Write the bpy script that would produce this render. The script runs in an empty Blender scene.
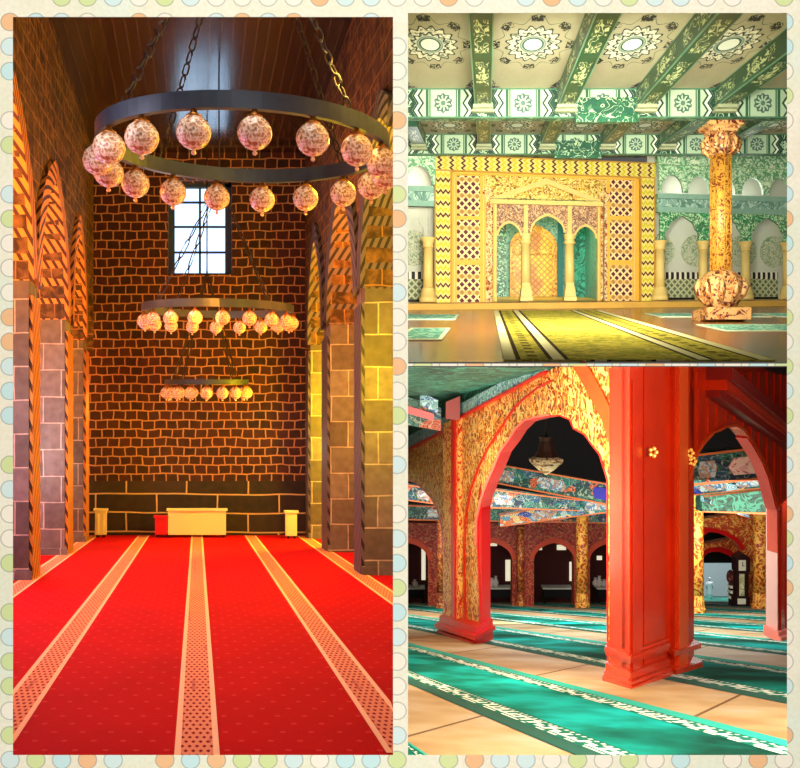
import bpy, bmesh, math, random
from mathutils import Vector, Matrix
random.seed(7)
PI = math.pi
F = 900.0                       # focal length in pixels of the 800x768 frame
EYE = 1.6
scene = bpy.context.scene
COL = scene.collection

def P(px, py, Y):
    return Vector(((px-400)/F*Y, Y, EYE-(py-384)/F*Y))

# ------------------------------------------------------------ materials
def lin(c):
    if isinstance(c, str):
        c = c.lstrip('#'); c = [int(c[i:i+2], 16)/255 for i in (0, 2, 4)]
        return tuple(x/12.92 if x <= .04045 else ((x+.055)/1.055)**2.4 for x in c)
    return tuple(c)

class E:                        # a scalar socket with arithmetic
    def __init__(s, g, sock): s.g = g; s.s = sock
    def _b(s, o, op): return s.g.m(op, s, o)
    def __add__(s, o): return s.g.m('ADD', s, o)
    def __radd__(s, o): return s.g.m('ADD', o, s)
    def __sub__(s, o): return s.g.m('SUBTRACT', s, o)
    def __rsub__(s, o): return s.g.m('SUBTRACT', o, s)
    def __mul__(s, o): return s.g.m('MULTIPLY', s, o)
    def __rmul__(s, o): return s.g.m('MULTIPLY', o, s)
    def __truediv__(s, o): return s.g.m('DIVIDE', s, o)
    def __lt__(s, o): return s.g.m('LESS_THAN', s, o)
    def __gt__(s, o): return s.g.m('GREATER_THAN', s, o)
    def __and__(s, o): return s.g.m('MULTIPLY', s, o)
    def __or__(s, o): return s.g.m('MAXIMUM', s, o)
    def abs(s): return s.g.m('ABSOLUTE', s)
    def mod(s, k): return s.g.m('FLOORED_MODULO', s, k)
    def floor(s): return s.g.m('FLOOR', s)
    def sin(s): return s.g.m('SINE', s)
    def cos(s): return s.g.m('COSINE', s)
    def sqrt(s): return s.g.m('SQRT', s)

class G:
    def __init__(g, nt): g.nt = nt
    def n(g, t): return g.nt.nodes.new(t)
    def m(g, op, a, b=None):
        nd = g.n('ShaderNodeMath'); nd.operation = op
        for i, x in enumerate((a, b)):
            if x is None: continue
            if isinstance(x, E): g.nt.links.new(x.s, nd.inputs[i])
            else: nd.inputs[i].default_value = float(x)
        return E(g, nd.outputs[0])
    def uv(g):
        t = g.n('ShaderNodeTexCoord'); s = g.n('ShaderNodeSeparateXYZ')
        g.nt.links.new(t.outputs['UV'], s.inputs[0])
        return E(g, s.outputs[0]), E(g, s.outputs[1])
    def obj(g):
        t = g.n('ShaderNodeTexCoord'); s = g.n('ShaderNodeSeparateXYZ')
        g.nt.links.new(t.outputs['Object'], s.inputs[0])
        return E(g, s.outputs[0]), E(g, s.outputs[1]), E(g, s.outputs[2])
    def vec(g, u, v, w=0.0):
        c = g.n('ShaderNodeCombineXYZ')
        for i, x in enumerate((u, v, w)):
            if isinstance(x, E): g.nt.links.new(x.s, c.inputs[i])
            else: c.inputs[i].default_value = float(x)
        return c.outputs[0]
    def noise(g, u, v, w=0.0, scale=1.0, detail=2.0, dist=0.0):
        nd = g.n('ShaderNodeTexNoise'); nd.inputs['Scale'].default_value = scale
        nd.inputs['Detail'].default_value = detail; nd.inputs['Distortion'].default_value = dist
        g.nt.links.new(g.vec(u, v, w), nd.inputs['Vector'])
        return E(g, nd.outputs[0])
    def white(g, u, v):
        nd = g.n('ShaderNodeTexWhiteNoise'); nd.noise_dimensions = '2D'
        g.nt.links.new(g.vec(u, v), nd.inputs['Vector'])
        return E(g, nd.outputs[0])
    def col(g, c):
        nd = g.n('ShaderNodeRGB'); nd.outputs[0].default_value = (*lin(c), 1); return nd.outputs[0]
    def mix(g, f, a, b):
        nd = g.n('ShaderNodeMix'); nd.data_type = 'RGBA'
        if isinstance(f, E): g.nt.links.new(f.s, nd.inputs[0])
        else: nd.inputs[0].default_value = f
        for i, c in ((6, a), (7, b)):
            if isinstance(c, (str, tuple)): nd.inputs[i].default_value = (*lin(c), 1)
            else: g.nt.links.new(c, nd.inputs[i])
        return nd.outputs[2]
    def ramp(g, f, stops, const=False):
        nd = g.n('ShaderNodeValToRGB'); g.nt.links.new(f.s, nd.inputs[0])
        cr = nd.color_ramp
        if const: cr.interpolation = 'CONSTANT'
        while len(cr.elements) < len(stops): cr.elements.new(.5)
        for e, (p, c) in zip(cr.elements, stops): e.position = p; e.color = (*lin(c), 1)
        return nd.outputs[0]
    def squig(g, u, v, s, w=.035, dist=1.2, z=0.0):      # meandering fine lines
        n = g.noise(u, v, z, scale=s, detail=1.0, dist=dist)
        return (n-.5).abs() < w
    def brick(g, u, v, bw, bh, c1, c2, mortar, ms=.012, wob=0.0):
        if wob:
            n = g.noise(u, v, 0, scale=2.2/bw*.3, detail=2)
            n2 = g.noise(u, v, 7.3, scale=2.2/bw*.3, detail=2)
            u = u+(n-.5)*wob; v = v+(n2-.5)*wob
        nd = g.n('ShaderNodeTexBrick'); g.nt.links.new(g.vec(u, v), nd.inputs['Vector'])
        nd.inputs['Color1'].default_value = (*lin(c1), 1); nd.inputs['Color2'].default_value = (*lin(c2), 1)
        nd.inputs['Mortar'].default_value = (*lin(mortar), 1)
        nd.inputs['Scale'].default_value = 1; nd.inputs['Mortar Size'].default_value = ms
        nd.inputs['Mortar Smooth'].default_value = .25; nd.inputs['Bias'].default_value = 0
        nd.inputs['Brick Width'].default_value = bw; nd.inputs['Row Height'].default_value = bh
        return nd.outputs['Color'], E(g, nd.outputs['Fac'])

MATS = {}
def mat(name, fn, rough=.7, metal=0.0, spec=.4, emit=0.0, bump=.0, coat=0.0):
    if name in MATS: return MATS[name]
    m = bpy.data.materials.new(name); m.use_nodes = True
    nt = m.node_tree; b = nt.nodes['Principled BSDF']
    b.inputs['Roughness'].default_value = rough; b.inputs['Metallic'].default_value = metal
    b.inputs['Specular IOR Level'].default_value = spec
    b.inputs['Coat Weight'].default_value = coat
    g = G(nt)
    h = None
    if isinstance(fn, (str, tuple)): c = g.col(fn)
    else:
        c = fn(g)
        if isinstance(c, tuple): c, h = c
    nt.links.new(c, b.inputs['Base Color'])
    if emit:
        nt.links.new(c, b.inputs['Emission Color']); b.inputs['Emission Strength'].default_value = emit
    if h is not None and bump:
        bp = g.n('ShaderNodeBump'); bp.inputs['Strength'].default_value = 1; bp.inputs['Distance'].default_value = bump
        nt.links.new(h.s, bp.inputs['Height']); nt.links.new(bp.outputs[0], b.inputs['Normal']); nt.links.new(bp.outputs[0], b.inputs['Coat Normal'])
    MATS[name] = m
    return m

# ------------------------------------------------------------ mesh builder
class MB:
    def __init__(s, mp=None): s.f = []; s.mp = mp or (lambda a, b, c: Vector((a, b, c)))
    def face(s, pts, uv=None, smooth=False):
        s.f.append(([s.mp(*p) if not isinstance(p, Vector) else p for p in pts], uv, smooth)); return s
    def box(s, x0, x1, y0, y1, z0, z1, zb=None):
        a = [(x0,y0,z0),(x1,y0,z0),(x1,y1,z0),(x0,y1,z0),(x0,y0,z1),(x1,y0,z1),(x1,y1,z1),(x0,y1,z1)]
        for q in ((0,1,5,4),(1,2,6,5),(2,3,7,6),(3,0,4,7),(4,5,6,7),(3,2,1,0)): s.face([a[i] for i in q])
        return s
    def prism(s, A, B, uvA=None):                       # two outlines with the same count
        s.face(A, uvA); s.face(list(reversed(B)))
        n = len(A)
        for i in range(n):
            j = (i+1) % n
            s.face([A[j], A[i], B[i], B[j]])
        return s
    def lathe(s, c, prof, n=16, sq=None):
        c = Vector(c)
        def ring(r, z):
            o = []
            for i in range(n):
                a = 2*PI*(i+.5)/n
                o.append(c+Vector((r*math.cos(a), r*math.sin(a), z)))
            return o
        rs = [ring(max(r, 1e-4), z) for r, z in prof]
        for k in range(len(rs)-1):
            for i in range(n):
                j = (i+1) % n
                L = abs(prof[k+1][1]-prof[k][1])
                R = prof[k][0]
                s.face([rs[k][i], rs[k][j], rs[k+1][j], rs[k+1][i]],
                       [(R*2*PI*i/n, prof[k][1]), (R*2*PI*(i+1)/n, prof[k][1]), (R*2*PI*(i+1)/n, prof[k+1][1]), (R*2*PI*i/n, prof[k+1][1])], n > 8)
        s.face(list(reversed(rs[0]))); s.face(rs[-1])
        return s
    def tube(s, pts, r, n=6):
        pts = [Vector(p) for p in pts]; prev = None
        for i, p in enumerate(pts):
            d = (pts[min(i+1, len(pts)-1)]-pts[max(i-1, 0)]).normalized()
            up = Vector((0, 0, 1)) if abs(d.z) < .9 else Vector((1, 0, 0))
            a = d.cross(up).normalized(); b = d.cross(a).normalized()
            rr = r[i] if isinstance(r, (list, tuple)) else r
            ring = [p+a*rr*math.cos(2*PI*k/n)+b*rr*math.sin(2*PI*k/n) for k in range(n)]
            if prev:
                for k in range(n): s.face([prev[k], prev[(k+1) % n], ring[(k+1) % n], ring[k]], None, True)
            else: s.face(list(reversed(ring)))
            prev = ring
        s.face(prev); return s
    def sphere(s, c, r, n=14, m=9, sz=1.0):
        return s.lathe(c, [(r*math.sin(PI*k/m), -r*sz*math.cos(PI*k/m)) for k in range(m+1)], n)
    def build(s, name, material, parent=None, origin=None, local=False):
        me = bpy.data.meshes.new(name)
        off = Vector((0, 0, 0))
        if not local:
            if parent is not None: off = wloc(parent)
            elif origin is not None: off = Vector(origin)
            else:
                vs = [p for f in s.f for p in f[0]]
                off = Vector((sum(p.x for p in vs)/len(vs), sum(p.y for p in vs)/len(vs), min(p.z for p in vs)))
        V = []; idx = {}; Fc = []
        for pts, uv, sm in s.f:
            q = []
            for p in pts:
                k = (round(p.x, 5), round(p.y, 5), round(p.z, 5))
                if k not in idx: idx[k] = len(V); V.append(p-off)
                q.append(idx[k])
            Fc.append(q)
        me.from_pydata([tuple(v) for v in V], [], [list(q) for q in Fc])
        if len(me.polygons) != len(s.f): print('WARN faces', name)
        ul = me.uv_layers.new(name='UVMap')
        for pl, (pts, uv, sm) in zip(me.polygons, s.f):
            pl.use_smooth = sm
            nr = pl.normal
            hz = Vector((-nr.y, nr.x, 0))
            if hz.length > .3: hz.normalize()
            for k, li in enumerate(pl.loop_indices):
                p = pts[k]
                if uv is not None: ul.data[li].uv = uv[k]
                elif abs(nr.z) > .75: ul.data[li].uv = (p.x, p.y)
                else: ul.data[li].uv = (hz.dot(p), p.z)
        me.validate(); 
        me.materials.append(material)
        o = bpy.data.objects.new(name, me); COL.objects.link(o)
        if parent is not None: o.parent = parent
        if not local and parent is None: o.location = off
        return o

WL = {}
def wloc(o):
    l = Vector(o.location)
    while o.parent: o = o.parent; l = l+Vector(o.location)
    return l
def tag(o, label, cat, group=None, kind=None):
    o['label'] = label; o['category'] = cat
    if group: o['group'] = group
    if kind: o['kind'] = kind
    return o
def thing(name, loc, label, cat, group=None):
    o = bpy.data.objects.new(name, None); COL.objects.link(o); o.location = loc; o.empty_display_size = .1
    return tag(o, label, cat, group)
def struct(o):
    o['kind'] = 'structure'; return o
def inst(name, src, parent, loc, scale=1.0):
    o = src.copy(); o.name = name; COL.objects.link(o); o.parent = parent; o.location = loc; o.scale = (scale,)*3
    return o
def area(loc, target, size, power, color=(1, 1, 1), spread=None, name='added_light', sy=None):  # adds an unseen light, no fixture is modelled
    l = bpy.data.lights.new(name, 'AREA'); l.size = size; l.energy = power; l.color = color
    if sy: l.shape = 'RECTANGLE'; l.size_y = sy
    o = bpy.data.objects.new(name, l); COL.objects.link(o); o.location = loc
    d = Vector(target)-Vector(loc); o.rotation_euler = d.to_track_quat('-Z', 'Y').to_euler()
    return o
def point(loc, power, color, r=.3, name='added_light'):  # adds a point light, no fixture is modelled
    l = bpy.data.lights.new(name, 'POINT'); l.energy = power; l.color = color; l.shadow_soft_size = r
    o = bpy.data.objects.new(name, l); COL.objects.link(o); o.location = loc
    return o

def arch(ya, yb, s, a, n=8, ang=68):
    """pointed arch points from (ya,s) over the apex to (yb,s)"""
    th = math.radians(ang); w = (yb-ya)/2; L = []
    for i in range(n+1):
        t = th*i/n
        L.append((ya+w*(1-math.cos(t))/(1-math.cos(th)), s+(a-s)*math.sin(t)/math.sin(th)))
    R = [(ya+yb-y, h) for y, h in reversed(L[:-1])]
    return L+R

# ============================================================ FRONT WALL
YW = 3.0
def m_paper(g):
    u, v = g.uv()          # in picture-grid steps
    n = g.noise(u, v, 0, scale=.22, detail=4)
    base = g.ramp(n, [(.3, '#e8dcc0'), (.45, '#eee6d0'), (.55, '#e6e2c6'), (.7, '#dfe6d2')])
    n2 = g.noise(u, v, 3, scale=6, detail=3)
    base = g.mix((n2-.5)*.8+.12, base, '#cdbf9c')
    cu = (u+.5).floor(); cv = (v+.5).floor()
    du = u-cu; dv = v-cv
    r = (du*du+dv*dv).sqrt()
    rnd = g.white(cu, cv); rnd2 = g.white(cu+17, cv+5)
    dc = g.ramp(rnd, [(0, '#f0e4d0'), (.22, '#c9dfdc'), (.42, '#eba96c'), (.58, '#f0e4d0'), (.7, '#c8d689'), (.86, '#b8dcdc')], True)
    dot = (r < .36) & (rnd2 < .86)
    ring = (r < .38) & (r > .33) & (rnd2 < .86)
    c = g.mix(dot*.8, base, dc)
    return g.mix(ring*.55, c, '#8a8f86')
paper = mat('dotted_paper', m_paper, rough=.9, spec=.1)
def front_wall():
    mb = MB(); T = .02; e = 1.013
    def uvp(px, py): return ((px-397)/25.8, (22-py)/24.6)
    def ring(x0, x1, y0, y1): return
    xs = [-40, 13, 393, 408, 787, 840]
    cells = [(-360, 13, -240, 1000), (787, 1160, -240, 1000), (13, 393, -240, 17), (13, 393, 755, 1000), (393, 408, -240, 1000),
             (408, 787, -240, 13), (408, 787, 755, 1000), (408, 787, 363.6, 366)]
    for x0, x1, y0, y1 in cells:
        q = [(x0, y1), (x1, y1), (x1, y0), (x0, y0)]
        mb.face([P(x, y, YW) for x, y in q], [uvp(x, y) for x, y in q])
        # back face slightly narrower towards solid so that the jambs splay open
        mb.face([P(x, y, YW+T) for x, y in reversed(q)], [uvp(x, y) for x, y in reversed(q)])
        for i in range(4):
            a, b = q[i], q[(i+1) % 4]
            mb.face([P(*b, YW), P(*a, YW), P(*a, YW+T), P(*b, YW+T)], [uvp(*b), uvp(*a), uvp(*a), uvp(*b)])
    return struct(mb.build('wall_front', paper))
front_wall()
plain = mat('cream_plaster', '#d8cfb8', rough=.9)
# partition between the halls and the slab between the two right-hand halls
struct(MB().box(-.012, .012, YW+.03, 110, -26, 14).build('wall_partition', plain))
def slab():
    mb = MB()
    A = [P(400.6, 364.2, 3.05), P(850, 364.2, 3.05), P(850, 364.6, 17.1), P(400.6, 364.6, 17.1)]
    B = [p-Vector((0, 0, .005)) for p in A]
    mb.prism(A, B)
    return struct(mb.build('floor_slab', plain))
slab()

# ============================================================ HALL 1 : stone hall with the red carpet
V1, H1 = 197.0, 463.0
def R1(X, Y, H): return Vector((X+(V1-400)/F*Y, Y, -(H1-384)/F*Y+H))
def m_brick_back(g):
    u, v = g.uv()
    c, f = g.brick(u, v, .26, .2, '#34120c', '#120605', '#b08050', ms=.016, wob=.1)
    n = g.noise(u, v, 2, scale=5, detail=4)
    c = g.mix((n-.3)*.55, c, '#6a3018')
    return c, (1-f)+n*.3
mbrick = mat('back_brick', m_brick_back, rough=.8, bump=.02)
def m_big(g):
    u, v = g.uv()
    c, f = g.brick(u, v, 1.35, .42, '#2c211b', '#1c1512', '#c0a070', ms=.02, wob=.12)
    n = g.noise(u, v, 2, scale=5, detail=5)
    return g.mix((n-.35)*.5, c, '#544034'), (1-f)+n*.4
mbig = mat('foot_stone', m_big, rough=.85, bump=.02)
def m_pier(g):
    u, v = g.uv()
    c, f = g.brick(u+.31, v, .62, .46, '#7c766e', '#585248', '#b8ae9c', ms=.012, wob=.06)
    n = g.noise(u, v, 2, scale=7, detail=6)
    return g.mix((n-.35)*1.1, c, '#2d2824'), (1-f)+n*.5
mpier = mat('pier_stone', m_pier, rough=.85, bump=.02)
def m_arc(g):
    u, v = g.uv()
    c, f = g.brick(u, v, .5, .3, '#46301f', '#1c120c', '#8c683c', ms=.012, wob=.1)
    n = g.noise(u, v, 2, scale=6, detail=6, dist=.6)
    n2 = g.noise(u, v, 9, scale=1.6, detail=3)
    c = g.mix((n-.42)*1.8, c, '#a07840')
    return g.mix((n2-.48)*2.5, c, '#1b120d'), (1-f)+n
marc = mat('arcade_stone', m_arc, rough=.75, bump=.03)
def m_carpet1(g):
    u, v = g.uv()
    n = g.noise(u, v, 0, scale=1.2, detail=3)
    c = g.mix(n, '#9c0006', '#bc020c')
    s = .17
    row = (v/s).floor()
    du = (u/s+row*.5).mod(1)-.5; dv = (v/s).mod(1)-.5
    dot = ((du*du+dv*dv).sqrt() < .11)
    c = g.mix(dot*.3, c, '#e0504c')
    n3 = g.noise(u, v, 5, scale=40, detail=2)
    return c, n3
mcarp = mat('red_carpet', m_carpet1, rough=.95, spec=.1, bump=.004)
def m_stripe(g):
    u, v = g.uv()           # u -1..1 across, v metres along
    e = u.abs() > .72
    s = .055
    row = (v/s/1.5).floor()
    du = (u*3+row*.5).mod(1)-.5; dv = (v/s/1.5).mod(1)-.5
    d = (du.abs()+dv.abs()) < .33
    big = ((v/.9).mod(1) < .5)
    c = g.mix(d, '#d98a68', '#7c1420')
    c2 = g.mix(((u*2.5).abs().mod(1)-.5).abs() < .2, '#c87858', '#96304a')
    n = g.noise(u, v, 3, scale=1.0, detail=2)
    c = g.mix((n > .62)*.5, c, c2)
    return g.mix(e, c, '#ecbf98')
mstr = mat('stripe_pile', m_stripe, rough=.95, spec=.1)

def hall1():
    Yb = 20.0
    # carpet and stripes
    fl = MB(R1); fl.face([(-5.4, 3.2, -.03), (5, 3.2, -.03), (5, Yb, -.03), (-5.4, Yb, -.03)])
    # clip against the partition
    fl = MB()
    def clipx(Y): return min((5.0), (-.016-(V1-400)/F*Y))
    for k in range(12):
        y0 = 3.2+(Yb-3.2)*k/12; y1 = 3.2+(Yb-3.2)*(k+1)/12
        fl.face([R1(-5.4, y0, -.05), R1(clipx(y0), y0, -.05), R1(clipx(y1), y1, -.05), R1(-5.4, y1, -.05)])
    struct(fl.build('floor', mat('dark_stone_floor', '#1c1210', rough=.8)))
    cp = thing('carpet', R1(0, 12, -.02), 'wall to wall red carpet with five pale patterned stripes in the stone hall', 'carpet')
    mb = MB()
    for k in range(12):
        y0 = 3.3+(Yb-3.35)*k/12; y1 = 3.3+(Yb-3.35)*(k+1)/12
        xa0, xb0, xa1, xb1 = -5.3, clipx(y0)-.001, -5.3, clipx(y1)-.001
        mb.face([R1(xa0, y0, 0), R1(xb0, y0, 0), R1(xb1, y1, 0), R1(xa1, y1, 0)], [(xa0, y0), (xb0, y0), (xb1, y1), (xa1, y1)])
    mb.face([R1(-5.3, 3.3, 0), R1(-5.3, 3.3, -.03), R1(clipx(3.3)-.02, 3.3, -.03), R1(clipx(3.3)-.02, 3.3, 0)])
    mb.build('pile', mcarp, cp)
    for X in (-2.3, -1.17, 0, 1.17, 2.32, -3.4):
        y1 = Yb-.2 if X < 2 else Yb-.3
        y0 = 3.35 if X < 1 else (3.9 if X < 2 else 9.6)
        w = .125
        s = MB(); n = 60
        for k in range(n):
            a = y0+(y1-y0)*k/n; b = y0+(y1-y0)*(k+1)/n
            ra, rb = [min(X+w, clipx(y)-.02) for y in (a, b)]
            if ra < X-w+.01 or rb < X-w+.01: continue
            s.face([R1(X-w, a, .004), R1(ra, a, .004), R1(rb, b, .004), R1(X-w, b, .004)], [(-1, a), ((ra-X)/w, a), ((rb-X)/w, b), (-1, b)])
        s.build('stripe', mstr, cp)
    # back wall with window opening (px 168..232, py 150..273)
    hb = 8.55
    def XH(px, py): return ((px-V1)/F*Yb, (H1-py)/F*Yb+EYE)
    wx0, wz0 = XH(168, 274); wx1, wz1 = XH(232, 178)
    xl, xr = -5.4, clipx(Yb)
    bw = MB(R1)
    for (a, b, c, d) in ((xl, wx0, 1.2, hb), (wx1, xr, 1.2, hb), (wx0, wx1, 1.2, wz0), (wx0, wx1, wz1, hb)):
        bw.face([(a, Yb, c), (b, Yb, c), (b, Yb, d), (a, Yb, d)])
    for (a, b) in (((wx0, wz0), (wx1, wz0)), ((wx1, wz0), (wx1, wz1)), ((wx1, wz1), (wx0, wz1)), ((wx0, wz1), (wx0, wz0))):
        bw.face([(a[0], Yb, a[1]), (b[0], Yb, b[1]), (b[0], Yb+.7, b[1]), (a[0], Yb+.7, a[1])])
    struct(bw.build('wall_back', mbrick))
    struct(MB(R1).box(xl, xr, Yb-.03, Yb+.3, -.2, 1.2).build('trim_1', mbig))
    # window
    win = struct(bpy.data.objects.new('window_1', None)); COL.objects.link(win); win.location = R1((wx0+wx1)/2, Yb+.4, wz0)
    fr = MB(R1); t = .06
    fr.box(wx0, wx0+.14, Yb+.38, Yb+.5, wz0, wz1).box(wx1-.14, wx1, Yb+.38, Yb+.5, wz0, wz1)
    fr.box(wx0, wx1, Yb+.38, Yb+.5, wz0, wz0+.1).box(wx0, wx1, Yb+.38, Yb+.5, wz1-.1, wz1)
    fr.build('window_frame', mat('blue_frame', '#31455e', rough=.5), win)
    mu = MB(R1); mx = (wx0+wx1)/2
    mu.box(mx-.025, mx+.025, Yb+.4, Yb+.46, wz0, wz1)
    for py in (222, 248, 197):
        z = XH(0, py)[1]; mu.box(wx0, wx1, Yb+.4, Yb+.46, z-.02, z+.02)
    mu.build('muntin', mat('dark_muntin', '#26323f', rough=.5), win)
    gl = MB(R1); gl.face([(wx0, Yb+.48, wz0), (wx1, Yb+.48, wz0), (wx1, Yb+.48, wz1), (wx0, Yb+.48, wz1)])
    gl.build('pane', mat('daylight_pane', '#8fb0d0', emit=3.2), win)
    # ceiling of planks
    def m_plank(g):
        u, v = g.uv()
        gx = (u/.19).mod(1)
        edge = (gx < .1)
        n = g.noise(u*6, v*.6, 0, scale=2, detail=3)
        j = ((v/.3).mod(1) < .2)
        c = g.mix(n, '#08060a', '#16100f')
        c = g.mix(edge*.8, c, '#50403c')
        return c, (1-edge)*(1-j*.5)+n*.06
    mpl = mat('ceiling_plank', m_plank, rough=.22, spec=1.0, bump=.02, coat=1.0)
    mpl.node_tree.nodes['Principled BSDF'].inputs['IOR'].default_value = 2.0; mpl.node_tree.nodes['Principled BSDF'].inputs['Coat Roughness'].default_value = .16
    ce = MB()
    y0 = 3.3
    for k in range(8):
        a = y0+(Yb-y0)*k/8; b = y0+(Yb-y0)*(k+1)/8
        xa, xb = min(2.5, clipx(a)), min(2.5, clipx(b))
        ce.face([R1(-2.3, a, 8.5), R1(-2.3, b, 8.5), R1(xb, b, 8.5), R1(xa, a, 8.5)], [(-2.3, a), (-2.3, b), (xb, b), (xa, a)])
    struct(ce.build('ceiling', mpl))
    # arcades. H of the ceiling line: 8.5 above floor
    HC = 8.5
    left_piers = [(8.9, 9.65), (12.3, 12.95), (15.65, 16.4), (18.2, 18.8)]
    right_piers = [(9.6, 10.3), (12.86, 13.5), (16.2, 17.0), (19.0, 19.5)]
    SP, AP = 4.1, 6.05
    def arcade(side, piers, X0):
        sg = -1 if side == 'left' else 1
        X1 = X0+sg*.62
        poly = [(3.6, HC), (Yb, HC), (Yb, SP)]
        pp = list(reversed(piers))
        prev = Yb
        for (a, b) in pp:
            if prev-b > .3:
                poly += [(y, h) for y, h in reversed(arch(b, prev, SP, AP if prev-b > 1.5 else SP+(AP-SP)*.7))][0 if prev != Yb else 1:]
            poly += [(a, SP)]
            prev = a
        poly += [(y, h) for y, h in reversed(arch(max(5.0, prev-4.0) if prev-4 > 5 else 5.0, prev, SP, AP))][1:]
        poly += [(3.6, SP)]
        # remove duplicates
        q = []
        for p in poly:
            if not q or (abs(p[0]-q[-1][0]) > 1e-5 or abs(p[1]-q[-1][1]) > 1e-5): q.append(p)
        if side == 'right':
            q = [p for p in q]
        mb = MB()
        def cx(X, Y): return min(X, clipx(Y)-.02)
        A = [R1(cx(X0, y), y, h) for y, h in q]; B = [R1(cx(X1, y), y, h) for y, h in q]
        if side == 'right':   # nearer than the partition allows the wall would leave the hall
            lim = 10.8
            q = [p for p in q if p[0] >= lim]
            q = [(lim, HC)]+q[0:] if q[0][0] > lim else q
            A = [R1(X0, y, h) for y, h in q]; B = [R1(cx(X1, y), y, h) for y, h in q]
            mb.prism(list(reversed(A)), list(reversed(B)))
        else: mb.prism(A, B)
        struct(mb.build('wall_'+side, marc))
        rope = mat('rope_'+side, (lambda g: (lambda uv: (lambda k: (g.mix(k, *(('#c8863a', '#3c1c0c') if side == 'left' else ('#5c5458', '#17141a'))), 1-k))(((uv[0]*8+uv[1]*3.6).mod(1) < .42)))(g.uv())), rough=.6, bump=.02)  # left stripes carry the orange light of the aisle in their colour
        ends = sorted(piers)
        spans = [(a[1], b[0]) for a, b in zip(ends, ends[1:])]
        if side == 'left': spans = [x for x in spans if x[1]-x[0] > .8]
        else: spans = [x for x in spans if x[0] > 10.2]
        for k, (ya, yb) in enumerate(spans):
            ap = AP
            inn = arch(ya, yb, SP, ap, 12)
            out = [(y+(y-(ya+yb)/2)*.24*(1 if abs(y-(ya+yb)/2) > .01 else 0), h+.10+.26*(h-SP)/(ap-SP)) for y, h in inn]
            mb = MB(lambda x, y, h: R1(min(x, clipx(y)-.015-.002*(x-X0)*sg) if side == 'right' else x, y, h)); L = 0
            for i in range(len(inn)-1):
                if side == 'right' and min(inn[i][0], inn[i+1][0], out[i][0], out[i+1][0]) < 10.9: continue
                (y0_, h0_), (y1_, h1_), (y2_, h2_), (y3_, h3_) = inn[i], inn[i+1], out[i+1], out[i]
                d = math.hypot(y1_-y0_, h1_-h0_)
                xo, xi = X0-sg*.07, X0+sg*.02
                q = [(xo, y0_, h0_), (xo, y1_, h1_), (xo, y2_, h2_), (xo, y3_, h3_)]; uv = [(0, L), (0, L+d), (.3, L+d), (.3, L)]
                b_ = [(xi, y, h) for _, y, h in q]
                if side == 'left': mb.prism(q[::-1], b_[::-1], uv[::-1])
                else: mb.prism(q, b_, uv)
                q = [(xo, y0_, h0_), (X0+sg*.6, y0_, h0_-.004), (X0+sg*.6, y1_, h1_-.004), (xo, y1_, h1_)]
                mb.face([(x, y, h-.004) for x, y, h in q], [(0, L), (.6, L), (.6, L+d), (0, L+d)]); L += d
            nm = ['nearest', 'middle', 'farthest'][k] if len(spans) > 2 else ['nearer', 'farther'][k]
            tag(mb.build('arch_ring', rope), ('%s orange lit twisted stone arch ring on the left of the nave' if side == 'left' else '%s dark twisted stone arch ring on the right of the nave') % nm, 'arch', 'twisted arch rings of the stone hall')
        names = {'left': ['nearest stone pier of the left row, at the photo edge', 'pale grey pier, nearest on the left of the red carpet',
                          'grey stone pier second from the left edge, slimmer between the others', 'dark stone pier on the left, next to the brick back wall'],
                 'right': ['r0', 'broad yellow pier right of the red carpet, nearest of its row',
                           'brown lit stone pier on the right, between the two yellow lit ones', 'narrow yellow pier on the right, next to the back wall']}[side]
        for i, (a, b) in enumerate(piers):
            if side == 'right' and i == 0: continue
            if side == 'left' and i == 0: continue
            m = MB(R1)
            x0, x1 = (X0, X0+sg*(.9 if side == 'right' else .62))
            if side == 'right': x1 = min(x1, clipx(a)-.03)
            lo, hi = min(x0, x1), max(x0, x1)
            m.box(lo, hi, a, b, -.02, SP)
            t = thing('stone_pier', R1((lo+hi)/2, (a+b)/2, -.02), names[i], 'pier', 'stone piers of the red carpet hall')
            m.build('shaft', mpier, t)
            # slim corner shaft towards the nave
            c = MB(R1); ex = -sg*.05
            c.box(min(x0, x0+ex), max(x0, x0+ex), a+.03, b-.03, .0, SP-.2)
            c.build('corner_strip', rope, t)
            k = MB(R1); k.box(lo-.04, hi+(.04 if side == 'left' else 0), a-.04, b+.04, .0, .12); k.build('base', mpier, t)
    arcade('left', left_piers, -2.3)
    arcade('right', right_piers, 2.4)
    # aisle outer walls
    mb = MB(R1); mb.face([(-5.4, 3.3, 0), (-5.4, Yb, 0), (-5.4, Yb, 8.5), (-5.4, 3.3, 8.5)])
    struct(mb.build('wall_left', marc))
    mb = MB()  # aisle ceilings
    mb.face([R1(-5.4, 3.3, 8.5), R1(-5.4, Yb, 8.5), R1(-2.9, Yb, 8.5), R1(-2.9, 3.3, 8.5)])
    struct(mb.build('ceiling', marc))
    # transverse arches springing across the left aisle
    for i, (a, b) in enumerate(left_piers[1:3]):
        q = arch(-5.3, -2.9, 3.4, 5.9, 8)
        o = [(x, h+.55) for x, h in q]
        m = MB(R1)
        poly = q+list(reversed(o))
        m.prism([(x, a+.1, h) for x, h in reversed(poly)], [(x, b-.1, h) for x, h in reversed(poly)])
        tag(m.build('stone_arch', marc), ['orange lit rough stone arch springing from the nearest left pier', 'rough stone arch behind the nearer left pier'][i], 'arch')

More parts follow.
